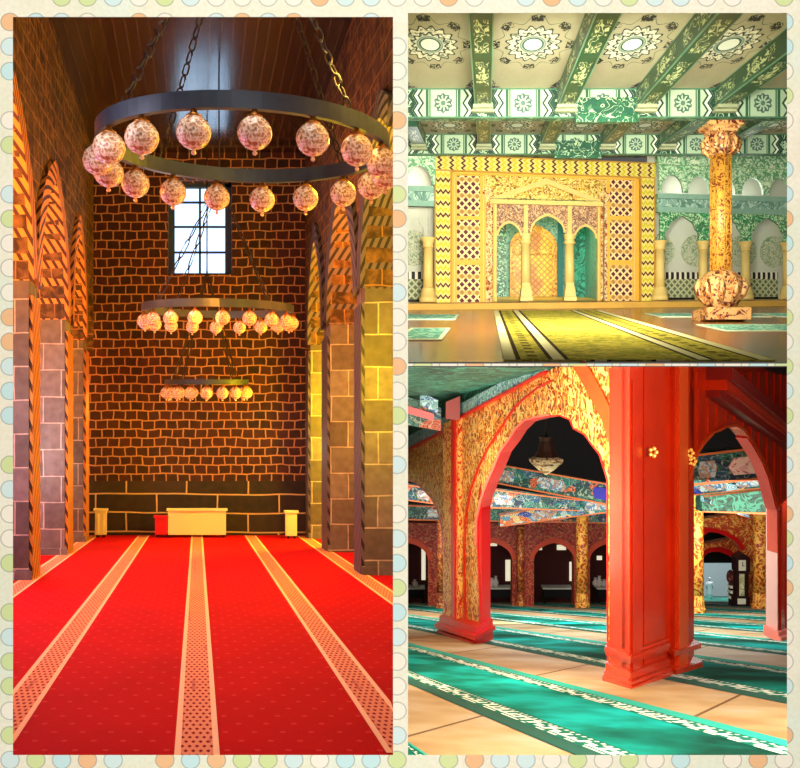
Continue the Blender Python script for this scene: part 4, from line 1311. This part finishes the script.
    # gilt flowers
    for (x, y) in ((646, 451), (683, 452), (686, 460)):
        c = onB(x, y)-dA*.27
        for k in range(5):
            a = 2*PI*k/5; MB().sphere(c+Vector((.05*math.cos(a), 0, .06*math.sin(a))), .035, 8, 5).build('gilt_flower', mat('gilt', '#e8a040', rough=.35, metal=.4), np_)
    # stepped foot following both faces
    for (h0, h1, o_) in ((0, 9, .30), (9, 12, .24), (12, 19, .17), (27, 31, .16), (31, 35, .2), (35, 38, .12)):
        s = MB()
        q = [(609, floorA(609)-h0), (629.6, floorA(629.6)-h0), (629.6, floorA(629.6)-h1), (609, floorA(609)-h1)]
        A = [onA(x, y)-dB*o_-dA*(o_ if x > 620 else 0) for x, y in q]; B = [onA(x, y)+dB*.8+dA*.2 for x, y in q]
        s.prism(A, B); 
        q = [(629.6, floorB(629.6)-h0), (665, floorB(665)-h0), (665, floorB(665)-h1), (629.6, floorB(629.6)-h1)]
        A = [onB(x, y)-dA*o_-dB*(o_ if x < 630 else 0) for x, y in q]; B = [onB(x, y)+dA*.6 for x, y in q]
        s.prism(A, B); s.build('foot_step', m_lacq, np_)
    for (h0, h1, o_) in ((0, 10, .34), (22, 27, .28)):
        q = [(667, floorB(667)-h0), (694, floorB(694)-h0), (694, floorB(694)-h1), (667, floorB(667)-h1)]
        A = [onB(x, y)-dA*o_ for x, y in q]; B = [onB(x, y)+dA*.6 for x, y in q]
        MB().prism(A, B).build('foot_step', m_lacq, np_)

    # ---- arcade B (right red plank wall with arch)
    wb = thing('plank_arch', onB(735, 655), 'red planked wall with scalloped arch opening on the right', 'arch')
    ro = [(690, floorB(690)), (690, 492), (691, 475), (694, 463), (698, 453), (703, 445), (709, 438), (714, 433), (720, 431), (726, 427.5), (735, 426.5), (742, 430), (748, 438), (752, 444), (757, 452), (763, 463), (769, 478), (773, 494), (777, 510), (778.5, floorB(778.5))]
    outer = [(686, floorB(686))]+ro+[(800, floorB(800)), (800, 430), (800, 366.9), (686, 366.9)]
    extr(outer, onB, dA, .5, 'plank_wall', m_lacq, wb)
    # planks
    for x in (698, 708, 717, 726, 734.5, 743, 751, 759, 767, 774.5, 781, 787):
        yb = 425
        for i in range(len(ro)-1):
            a, b = ro[i], ro[i+1]
            if min(a[0], b[0]) <= x <= max(a[0], b[0]) and a[0] != b[0]: yb = a[1]+(b[1]-a[1])*(x-a[0])/(b[0]-a[0]); break
        else: yb = floorB(x)
        if x > 779: yb = floorB(x)-2
        w = .7
        q = [(x-w, yb-5), (x+w, yb-5), (x+w, 372), (x-w, 372)]
        A = [onB(*p)-dA*.05 for p in q]; B = [onB(*p)+dA*.02 for p in q]
        MB().prism(A, B).build('batten', m_lacq, wb)
    ribbon(ro[1:-1], onB, dA, .0, 2.5, 'arch_trim', m_orange, wb, .06)
    ribbon(ro[12:-1], onB, dA, .52, -1.0, 'intrados', m_red, wb, .01)
    # jamb lining of the red pillar, its light painted in as pale pink
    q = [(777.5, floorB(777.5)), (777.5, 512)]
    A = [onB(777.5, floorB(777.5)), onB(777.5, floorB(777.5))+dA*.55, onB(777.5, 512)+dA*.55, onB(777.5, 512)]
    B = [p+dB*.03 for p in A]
    MB().prism(A, B).build('lit_jamb', mat('lit_jamb_pink', '#d8a098', rough=.25), wb)
    for (h0, h1, o_) in ((0, 6, .25), (6, 10, .12)):
        q = [(776, floorB(776)-h0), (800, floorB(800)-h0), (800, floorB(800)-h1), (776, floorB(776)-h1)]
        A = [onB(*p)-dA*o_ for p in q]; B = [onB(*p)+dA*.6 for p in q]
        MB().prism(A, B).build('foot_step', m_pink, wb)
    # diagonal cornice: level beam along B projecting
    cb = thing('red_cornice', onB(760, 400), 'dark red projecting cornice beam above the right arch', 'cornice')
    for (y0, y1, o_, mm) in ((390, 397, .55, m_dred), (380, 390, .8, m_lacq), (367, 380, 1.0, m_dred)):
        xs = [706, 810]
        poly = [(706, levB(706, y1, 706)), (810, levB(810, y1, 706)), (810, levB(810, y0, 706)), (706, levB(706, y0, 706))]
        A = [onB(x, y)-dA*o_ for x, y in poly]; B = [onB(x, y)+dA*.1 for x, y in poly]
        A = [Vector((p.x, p.y, min(p.z, P(0, 367, p.y).z))) for p in A]; B = [Vector((p.x, p.y, min(p.z, P(0, 366.9, p.y).z))) for p in B]
        MB().prism(A, B).build('moulding', mm, cb)

    # ---- interior behind: red back arcade at Y=56
    Yb = 56.0
    fb = lambda Y: 580+EYE*F/Y
    def ogx(a, b, ys, ya, n=7): return [(x, -z) for x, z in arch(a, b, -ys, -ya, n, 75)]
    ba = [(389, 428, 'at the left edge of the red hall'), (474, 512, 'seen just right of the gilded pillar'), (534, 574, 'in the middle of the back wall'), (590, 632, 'left of the big pillar'), (648, 690, 'hidden')]
    m_bk = mat('dark_red_paint', carved('#981c0c', '#5c0c08', '#b86838', 3.0, .035), rough=.5)
    y0f = fb(Yb)
    for i, (a, b, nm) in enumerate(ba[:4]):
        L = [402.5, 451, 523, 582][i]; Rr = [451, 523, 582, 640][i]
        ar = ogx(a, b, 560, 543)
        ar = [(max(x, 402.5), y) for x, y in ar]
        poly = [(L, y0f)]+([(max(a, 402.5), y0f)] if a > 402.5 else [])+ar+[(b, y0f), (Rr, y0f), (Rr, 523), (L, 523)]
        if a < 402.5: poly = [p for p in poly if p != (L, y0f)]
        q = []
        for p in poly:
            if not q or math.hypot(p[0]-q[-1][0], p[1]-q[-1][1]) > .01: q.append(p)
        poly = q
        t = thing('back_arch', P((L+Rr)/2, y0f, Yb), 'dark red round arch of the far arcade, '+nm, 'arch', 'far red arches')
        A = [P(x, y, Yb) for x, y in poly]; B = [P(400+(x-400)*Yb/(Yb+.8), 384+(y-384)*Yb/(Yb+.8), Yb+.8) for x, y in poly]
        MB().prism(A, B).build('wall_bay', m_bk, t)
        ar2 = [p for p in ar if p[0] > 403] or ar
        mb = MB()
        for k in range(len(ar2)-1):
            p0, p1 = ar2[k], ar2[k+1]; cx, cy = (a+b)/2, 562
            o0 = (cx+(p0[0]-cx)*1.22, cy+(p0[1]-cy)*1.3); o1 = (cx+(p1[0]-cx)*1.22, cy+(p1[1]-cy)*1.3)
            if min(o0[0], o1[0]) < 402.6: continue
            qq = [p0, p1, o1, o0]
            mb.prism([P(*p, Yb-.12) for p in reversed(qq)], [P(*p, Yb) for p in reversed(qq)])
        mb.build('arch_band', mat('arch_band_red', '#b83814', rough=.5), t)
    # columns in the far hall
    def col(px, py_base, py_top, wpx, label, m, base=True):
        Y = EYE*F/(py_base-H3); r = wpx/2/F*Y
        c = P(px, py_base, Y); h = (py_base-py_top)/F*Y
        t = thing('gilded_column', c, label, 'column', 'gilded columns of the red hall')
        MB().lathe(c, [(r*1.3, 0), (r*1.3, .25), (r*1.1, .32), (r, .9)], 8).build('base', m, t)
        MB().lathe(c, [(r, .9), (r*.95, h-.2)], 16).build('shaft', m, t)
        MB().lathe(c, [(r*.95, h-.2), (r*1.15, h-.1), (r*1.15, h)], 16).build('capital', m, t)
    m_col = mat('column_gilt', carved('#d86c1c', '#8c3008', '#f0b850', 3.4, .08), rough=.5)
    m_col2 = mat('column_dark_gilt', carved('#a8381c', '#d08c40', '#6c140c', 3.4, .08), rough=.5)
    col(582, 608, 514, 12, 'bright gilded column standing alone left of the big pillar', m_col)
    col(520.5, 606, 526, 7, 'thin dark gilded column between two far arches', m_col2)
    col(440, 608.5, 520, 6.5, 'thin dark gilded column behind the left arch', m_col2)
    col(697, 613.5, 493, 13, 'bright gilded column just inside the right arch', m_col)
    col(760.5, 608.5, 511, 14, 'gilded column at the right side of the right arch', m_col)
    # far wall, dark, with pale windows
    Yf = 66.0
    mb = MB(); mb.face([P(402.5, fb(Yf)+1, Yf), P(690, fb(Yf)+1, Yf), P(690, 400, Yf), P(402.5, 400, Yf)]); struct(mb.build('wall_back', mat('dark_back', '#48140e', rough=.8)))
    wm = mat('pale_window', '#f0e8c8', emit=.8)
    for i, (a, b, y0, y1) in enumerate(((421.5, 425.5, 541, 580), (505.5, 511.5, 560, 581), (569.5, 575, 562, 581), (538, 542, 547, 550), (557, 566, 545, 550), (597, 602, 556, 560), (487, 497, 541, 546))):
        mb = MB(); A = [P(a, y1, Yf-.1), P(b, y1, Yf-.1), P(b, y0, Yf-.1), P(a, y0, Yf-.1)]
        mb.prism(A, [p+Vector((0, .08, 0)) for p in A]); o = mb.build('window_%d' % (i+2), wm); struct(o)
    for i, (a, b, nm) in enumerate(((408, 425, 'in the left arch'), (489, 512, 'beyond the second far arch'), (543, 573, 'in the middle far arch'), (597, 615, 'beside the big pillar'))):
        Yt = 62; y1 = fb(Yt); 
        t = thing('display_table', P((a+b)/2, y1, Yt), 'dark table with a white top, far away '+nm, 'table', 'far tables with white tops')
        x0, x1 = P(a, 0, Yt).x, P(b, 0, Yt).x; z = ZF(Yt)
        MB().box(x0, x1, Yt, Yt+1, z+.95, z+1.05).build('tabletop', mat('white_top', '#e0dccc', rough=.5), t)
        MB().box(x0+.1, x1-.1, Yt+.1, Yt+.9, z+.35, z+.95).build('cabinet_body', m_black, t)
        for xx in (x0+.1, x1-.1):
            for yy in (Yt+.1, Yt+.9): MB().box(xx-.05, xx+.05, yy-.05, yy+.05, z-.02, z+.36).build('leg', m_black, t)
    # white things on tables
    for i, (px, py) in enumerate(((489, 579), (493, 580), (602, 577), (607, 576), (611, 578), (497, 582), (415, 582), (598, 580))):
        Yt = 61.6; c = P(px, 0, Yt); z = ZF(62)+1.05
        h = .5+.12*(i % 3)
        lab = ['pale vase on the second far table, left end', 'pale vase on the second far table, second from left', 'pale vase on the table beside the big pillar, second from left', 'pale vase on the table beside the big pillar, third from left',
               'pale vase on the table beside the big pillar, right end', 'pale vase on the second far table, third from left', 'pale vase on the table in the left arch', 'pale vase on the table beside the big pillar, left end'][i]
        MB().lathe((c.x, 62.4, z), [(.1, 0), (.2, .15), (.22, .3), (.08, h-.1), (.13, h)], 10).build('pale_vase', mat('vase_white', '#e8d8d0', rough=.3))['label'] = lab
        o = COL.objects[-1] if False else bpy.data.objects[[k for k in bpy.data.objects.keys() if k.startswith('pale_vase')][-1]]
        tag(o, lab, 'vase', 'pale vases on the far tables')
    # painted beams across the dark roof
    def beam(pts, Y, dep, name, label, m, edge=True):
        t = thing('painted_beam', P(*pts[0], Y), label, 'beam', 'painted beams of the red hall')
        (ax, at, ab), (bx, bt, bb) = [(p[0], p[1], p[2]) for p in name]
        return t
    def pbeam(ax, at, ab, bx, bt, bb, Y0, Y1, dep, m, label, cart=None):
        t = thing('painted_beam', P((ax+bx)/2, (ab+bb)/2, (Y0+Y1)/2), label, 'beam', 'painted beams of the red hall')
        A = [P(ax, ab, Y0), P(bx, bb, Y1), P(bx, bt, Y1), P(ax, at, Y0)]; B = [p+Vector((0, dep, 0)) for p in A]
        MB().prism(A, B).build('painted_face', m, t)
        for k, (yt, w) in enumerate(((0.0, .07), (.93, .07))):
            a0 = at+(ab-at)*yt; b0 = bt+(bb-bt)*yt; a1 = a0+(ab-at)*w; b1 = b0+(bb-bt)*w
            A = [P(ax, a1, Y0)-Vector((0, .06, 0)), P(bx, b1, Y1)-Vector((0, .06, 0)), P(bx, b0, Y1)-Vector((0, .06, 0)), P(ax, a0, Y0)-Vector((0, .06, 0))]
            MB().prism(A, [p+Vector((0, .06, 0)) for p in A]).build('edge_line', mat('beam_edge', '#c86430', rough=.5), t)
        for c in (cart or []):
            f0, f1, mm = c
            def at_(f, s): 
                x = ax+(bx-ax)*f; tt = at+(bt-at)*f; b_ = ab+(bb-ab)*f; return (x, tt+(b_-tt)*s, Y0+(Y1-Y0)*f)
            w = (f1-f0)
            q = [at_(f0, .5), at_(f0+.12*w, .78), at_(f1-.12*w, .78), at_(f1, .5), at_(f1-.12*w, .25), at_(f0+.12*w, .25)]
            A = [P(*p)-Vector((0, .1, 0)) for p in q]
            MB().prism(A, [p+Vector((0, .1, 0)) for p in A]).build('cartouche', mm, t)
        return t
    mcart = mat('cartouche_pale', carved('#a8b4b0', '#4c6c88', '#a07050', 2.5, .06), rough=.5)
    mcartb = mat('cartouche_blue', '#241c94', rough=.5)
    mcartp = mat('cartouche_pink', carved('#d49c98', '#a83c30', '#e8c8b8', 2.5, .07), rough=.5)
    pbeam(488, 462, 482, 622, 486, 508, 41, 38, .8, m_bluegreen, 'dark teal painted beam with pale cartouches seen through the middle arch, upper one', [(.05, .2, mcart), (.36, .58, mcart), (.78, .9, mcartb)])
    pbeam(484, 488, 508, 580, 500, 511, 46, 46, .8, m_bluegreen, 'dark teal painted beam through the middle arch, lower left one', [(.1, .3, mcart)])
    pbeam(500, 515, 527, 620, 492, 511, 48.5, 46, .8, m_bright, 'bright blue and orange painted beam rising to the right in the middle arch', [(.25, .48, mcart), (.7, .9, mcart)])
    pbeam(402.8, 484, 500, 448, 490, 506, 46, 46, .8, m_bluegreen, 'dark painted beam seen in the left arch, upper one', [(.3, .6, mcart)])
    pbeam(402.8, 505, 520, 640, 511, 524, 53, 53, .8, m_bluegreen, 'long painted beam just above the far dark red arches', [(.1, .16, mcart), (.42, .5, mcart), (.6, .7, mcart)])
    pbeam(688, 455, 486, 782, 444, 478, 30, 30, .8, m_bluegreen, 'dark painted beam high in the right arch with pink cartouche', [(.1, .3, mcart), (.42, .95, mcartp)])
    pbeam(688, 483, 496, 782, 473, 486, 31.5, 31.5, .8, m_bright, 'bright orange and blue painted beam in the right arch', [(.1, .4, mcart), (.5, .9, mcart)])
    pbeam(702, 496, 512, 782, 486, 515, 36, 36, .8, mat('green_board', carved('#0c3c28', '#06201a', '#2c6c54', 3, .06), rough=.5), 'green soffit beam in the right arch', None)
    pbeam(704, 497, 502, 750, 514, 519, 35, 42, .4, m_whiteblue, 'slim pale blue beam slanting down in the right arch', None)
    # dark roof above the interior
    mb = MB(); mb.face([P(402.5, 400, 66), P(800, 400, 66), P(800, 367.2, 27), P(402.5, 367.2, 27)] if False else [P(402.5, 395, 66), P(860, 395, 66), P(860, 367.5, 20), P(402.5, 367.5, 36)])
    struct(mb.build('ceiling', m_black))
    mb = MB(); mb.face([P(402.5, 522, 60), P(700, 522, 60), P(700, 380, 60), P(402.5, 380, 60)]); mb.face([P(686, 512, 57), P(860, 512, 57), P(860, 385, 57), P(686, 385, 57)]); struct(mb.build('wall_back', m_black))  # black sheets put in so the unlit interior reads dark
    # hanging lamp
    Yl = 34; c = P(546, 475, Yl); k = Yl/F
    t = thing('hanging_lamp', c, 'golden faceted hanging lamp under the dark roof in the middle arch', 'lamp')
    ml = mat('lamp_gilt', carved('#c88a48', '#5c3418', '#f0d0a0', 4, .1), rough=.35, emit=.12)
    MB().lathe(c, [(.02, 0), (8*k, 5*k), (17*k, 13*k), (17.5*k, 16*k), (13*k, 18*k)], 8).build('bowl', ml, t)
    MB().lathe(c, [(12*k, 18*k), (9*k, 24*k), (6*k, 34*k), (7*k, 38*k)], 8).build('upper_tier', mat('lamp_dark', '#4c2c20', rough=.5), t)
    MB().tube([c+Vector((0, 0, 38*k)), c+Vector((0, 0, 72*k))], .04, 6).build('rod', iron_dark(), t)
    # ---- right arch: far gilt arcade
    t = thing('gilded_arch', P(728, 605, 50), 'red and gold arch at the back of the right opening', 'arch')
    def fadd(poly, Y, dep, name, m, parent):
        A = [P(x, y, Y) for x, y in poly]; B = [p+Vector((0, dep, 0)) for p in A]
        return MB().prism(A, B).build(name, m, parent)
    m_or = mat('orange_gilt', carved('#e0501c', '#f0b454', '#b82c0c', 2.6, .08), rough=.5)
    Y1_ = 57
    fadd([(703, 536)]+[(709, 532), (718, 533), (728, 537), (737, 543), (742, 551), (744, 560), (745, fb(57)), (756, fb(57)), (756, 510), (703, 519)], 57, .8, 'spandrel', m_or, t)
    fadd([(703, 527), (712, 528), (726, 531), (738, 538), (745, 548), (742, 551), (737, 543), (728, 537), (718, 533), (709, 532), (703, 536)], 56.8, .2, 'arch_band', m_red, t)
    t = thing('gilded_arch', P(722, 600, 62), 'smaller farther red and gold arch above the white wall', 'arch')
    fadd([(703, 558), (708, 553), (716, 551), (726, 552), (734, 557), (738, 562), (740, fb(62)), (748, fb(62)), (748, 536), (703, 544)], 62, .8, 'spandrel', m_or, t)
    fadd([(703, 552), (710, 548), (720, 547), (731, 550), (739, 559), (737, 562), (730, 556), (720, 552), (710, 552), (703, 557)], 61.8, .2, 'arch_band', m_red, t)
    for (a, b, nm) in ((767, 790, 'red gilt pier at the far right edge'),):
        Y = 51.5; y1 = fb(Y)
        tt = thing('gilt_pier', P((a+b)/2, y1, Y), nm, 'pier')
        A = [(a, y1), (b, y1), (b, 500), (a, 500)]
        fadd(A, Y, .8, 'shaft', m_gcol, tt); fadd([(a-.5, y1), (b+.5, y1), (b+.5, y1-9), (a-.5, y1-9)], Y-.15, 1.0, 'base', m_red, tt)
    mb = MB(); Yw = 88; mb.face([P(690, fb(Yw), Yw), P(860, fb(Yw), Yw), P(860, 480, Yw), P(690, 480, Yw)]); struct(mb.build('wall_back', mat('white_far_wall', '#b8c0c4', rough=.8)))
    mb = MB(); mb.face([P(688, 563, 68), P(860, 563, 68), P(860, 495, 68), P(688, 495, 68)]); struct(mb.build('wall_upper', m_black))  # added black sheet, keeps the gap between the arches dark
    # clock
    Yk = 54.0; k = Yk/F
    def kx(px): return P(px, 0, Yk).x
    zf = ZF(Yk)
    def kz(py): return P(0, py, Yk).z
    wood = mat('clock_wood', '#2a0f10', rough=.4); ivory = mat('clock_ivory', '#e8e4c8', rough=.5)
    t = thing('grandfather_clock', Vector((kx(744), Yk, zf)), 'tall dark longcase clock with white dial inside the right arch', 'clock')
    MB().box(kx(736), kx(750), Yk, Yk+.8, zf, kz(597)).build('base', wood, t)
    MB().box(kx(737.5), kx(749), Yk+.05, Yk+.75, kz(597), kz(572)).build('trunk', wood, t)
    MB().box(kx(736.5), kx(750), Yk-.02, Yk+.8, kz(572), kz(558)).build('hood', wood, t)
    A = [Vector((kx(736), Yk-.05, kz(558))), Vector((kx(750.5), Yk-.05, kz(558))), Vector((kx(743), Yk-.05, kz(553)))]
    MB().prism(A, [p+Vector((0, .85, 0)) for p in A]).build('pediment', wood, t)
    MB().box(kx(738.5), kx(745.5), Yk-.06, Yk, kz(570.5), kz(560)).build('dial', ivory, t)
    h = MB(); h.box(kx(741.8), kx(742.3), Yk-.1, Yk-.06, kz(566), kz(562)); h.box(kx(741.8), kx(743.8), Yk-.1, Yk-.06, kz(566), kz(565.4)); h.build('hands', wood, t)
    MB().box(kx(739.5), kx(744.5), Yk-.0, Yk+.06, kz(596), kz(574)).build('glass_door', mat('clock_glass', carved('#c8c890', '#8c8c50', '#e8e4c0', 3, .05), rough=.2), t)
    MB().box(kx(737.5), kx(745.5), Yk-.06, Yk, kz(604), kz(598.5)).build('base_panel', ivory, t)
    # drum-like carved chair with white shelves beside the clock
    t = thing('carved_stand', P(733.5, fb(55), 55), 'dark round-topped stand with white shelves beside the clock', 'stand')
    Ys = 55; c = P(733, 578, Ys); r = 4.4*Ys/F
    A = [c+Vector((r*math.cos(2*PI*i/16), 0, r*1.6*math.sin(2*PI*i/16))) for i in range(16)]
    MB().prism(A, [p+Vector((0, .4, 0)) for p in A]).build('round_top', mat('stand_wood', carved('#4c1418', '#a85848', '#1c0808', 3, .08), rough=.5), t)
    for yy in (586, 591, 596.5):
        q = [P(730.5, yy+2.6, Ys), P(737, yy+2.6, Ys), P(737, yy, Ys), P(730.5, yy, Ys)]
        MB().prism(q, [p+Vector((0, .5, 0)) for p in q]).build('shelf', ivory, t)
    q = [P(730.5, fb(Ys), Ys+.1), P(737.5, fb(Ys), Ys+.1), P(737.5, 584, Ys+.1), P(730.5, 584, Ys+.1)]
    MB().prism(q, [p+Vector((0, .35, 0)) for p in q]).build('body', wood, t)
    person(P(709.5, fb(76), 76))
    # side wall
    mb = MB(); mb.face([Vector((xr(20)+1, 20, ZF(20)-1)), Vector((xr(20)+1, 20, 3)), Vector((xr(88), 88, 3)), Vector((xr(88), 88, ZF(88)-1))]); struct(mb.build('wall_right', m_dred))
    # added lights without fixtures, for the arcades, carpets and far interior
    Wm = (1, .94, .84)
    area(Vector((2.2, 5.5, .9)), P(620, 500, 15), 2.2, 680, Wm, sy=1.0)
    area(Vector((5.5, 8.0, .8)), P(700, 540, 16), 2.0, 560, Wm, sy=1.0)
    area(Vector((1.2, 13, .2)), P(480, 480, 22), 1.6, 520, (1, .88, .7))
    area(Vector((.6, 20, -1.0)), P(440, 500, 28), 1.2, 130, (1, .9, .68))
    area(Vector((1.6, 20, -3.2)), Vector((2.0, 24, 2)), 2, 200, (1, .98, .9))
    area(Vector((8, 30, -1.6)), Vector((8, 30, -9)), 10, 1700, (.85, 1, 1), sy=12)
    area(Vector((4.5, 42, -2.5)), Vector((4.5, 48, -12)), 6, 1300, (1, .95, .9), sy=10)
    area(Vector((15, 36, -2.5)), Vector((16, 48, -10)), 6, 600, (1, .95, .85), sy=6)
    area(Vector((14, 40, -5)), P(730, 560, 57), 5, 420, (1, .9, .8), sy=3)
    area(Vector((26, 76, -5)), Vector((27, 88, -15)), 8, 2600, (.92, .97, 1))
    area(Vector((5, 33, -6)), Vector((5, 50, -7)), 4, 560, (1, .95, .9), sy=3)

def iron_dark(): return mat('iron_dark', '#181210', rough=.6)

def person(base):
    t = thing('person', base, 'person in a long white robe walking far away, seen through the right arch', 'person')
    def skin(name, verts, edges, radii, m, root=0):
        me = bpy.data.meshes.new(name); me.from_pydata(verts, edges, [])
        o = bpy.data.objects.new(name, me); COL.objects.link(o); o.parent = t
        s = o.modifiers.new('skin', 'SKIN'); s.use_smooth_shade = True
        sv = me.skin_vertices[0] if me.skin_vertices else None
        return o, me
    def grow(name, verts, edges, radii, m):
        bm = bmesh.new(); lay = bm.verts.layers.skin.verify(); vs = []
        for i, v in enumerate(verts):
            w = bm.verts.new(v); w[lay].radius = radii[i]; w[lay].use_root = (i == 0); vs.append(w)
        for a, b in edges: bm.edges.new((vs[a], vs[b]))
        me = bpy.data.meshes.new(name); bm.to_mesh(me); bm.free(); me.materials.append(m)
        o = bpy.data.objects.new(name, me); COL.objects.link(o); o.parent = t
        s = o.modifiers.new('Skin', 'SKIN'); s.use_smooth_shade = True
        u = o.modifiers.new('Subsurf', 'SUBSURF'); u.levels = 1; u.render_levels = 1
        return o
    mskin = mat('skin_tone', '#a87858', rough=.6); mw = mat('white_robe', '#e8eef4', rough=.8)
    V_ = [(0, 0, .95), (0, 0, 1.2), (0, 0, 1.42), (0, 0, 1.52), (0, -.01, 1.64), (.2, 0, 1.4), (.27, .03, 1.12), (.27, -.08, .87), (-.2, 0, 1.4), (-.27, .02, 1.12), (-.26, -.1, .88),
          (.1, 0, .9), (.11, -.08, .5), (.11, -.03, .08), (.12, -.17, .04), (-.1, 0, .9), (-.1, .06, .5), (-.1, .16, .1), (-.1, .03, .04)]
    Ed = [(0, 1), (1, 2), (2, 3), (3, 4), (2, 5), (5, 6), (6, 7), (2, 8), (8, 9), (9, 10), (0, 11), (11, 12), (12, 13), (13, 14), (0, 15), (15, 16), (16, 17), (17, 18)]
    Rd = [(.15, .11), (.15, .1), (.16, .1), (.055, .055), (.09, .11), (.06, .06), (.045, .045), (.03, .03), (.06, .06), (.045, .045), (.03, .03), (.09, .09), (.06, .06), (.04, .04), (.04, .03), (.09, .09), (.06, .06), (.04, .04), (.04, .03)]
    grow('body', V_, Ed, Rd, mskin)
    MB().lathe((0, 0, 0), [(.27, .16), (.25, .5), (.2, .95), (.21, 1.25), (.2, 1.42), (.08, 1.5)], 16).build('robe', mw, t, local=True)
    for s in (1, -1):
        MB().tube([(s*.15, 0, 1.42), (s*.22, 0, 1.38), (s*.29, .03, 1.12), (s*.28, -.07, .93)], [.08, .085, .075, .07], 8).build('sleeve', mw, t, local=True)
    MB().lathe((0, -.01, 1.7), [(.1, 0), (.105, .08), (.06, .12)], 12).build('cap', mw, t, local=True)
    MB().lathe((0, -.12, 1.63), [(.015, 0), (.02, .02), (.008, .05)], 6).build('nose', mskin, t, local=True)
hall3()

# ============================================================ ambient light, added wall lights, camera
w = bpy.data.worlds.new('World'); scene.world = w; w.use_nodes = True
w.node_tree.nodes['Background'].inputs[0].default_value = (1, .97, .93, 1)
w.node_tree.nodes['Background'].inputs[1].default_value = .1
area(Vector((0, -1.2, 4.2)), Vector((0, 3, 1.4)), 3, 270, (1, .98, .96))  # added lights that only brighten the front wall
area(Vector((0, 1.2, -1.6)), Vector((0, 3, .9)), 2.5, 75, (1, .98, .96))

cam = bpy.data.cameras.new('camera'); co = bpy.data.objects.new('camera', cam); COL.objects.link(co)
co.location = (0, 0, EYE); co.rotation_euler = (PI/2, 0, 0)
cam.sensor_fit = 'HORIZONTAL'; cam.sensor_width = 36; cam.lens = 36*F/800; cam.clip_end = 400; cam.clip_start = .05
scene.camera = co
scene.view_settings.view_transform = 'Standard'; scene.view_settings.look = 'None'
scene.view_settings.gamma = 1; scene.view_settings.exposure = 0; scene.view_settings.use_curve_mapping = False
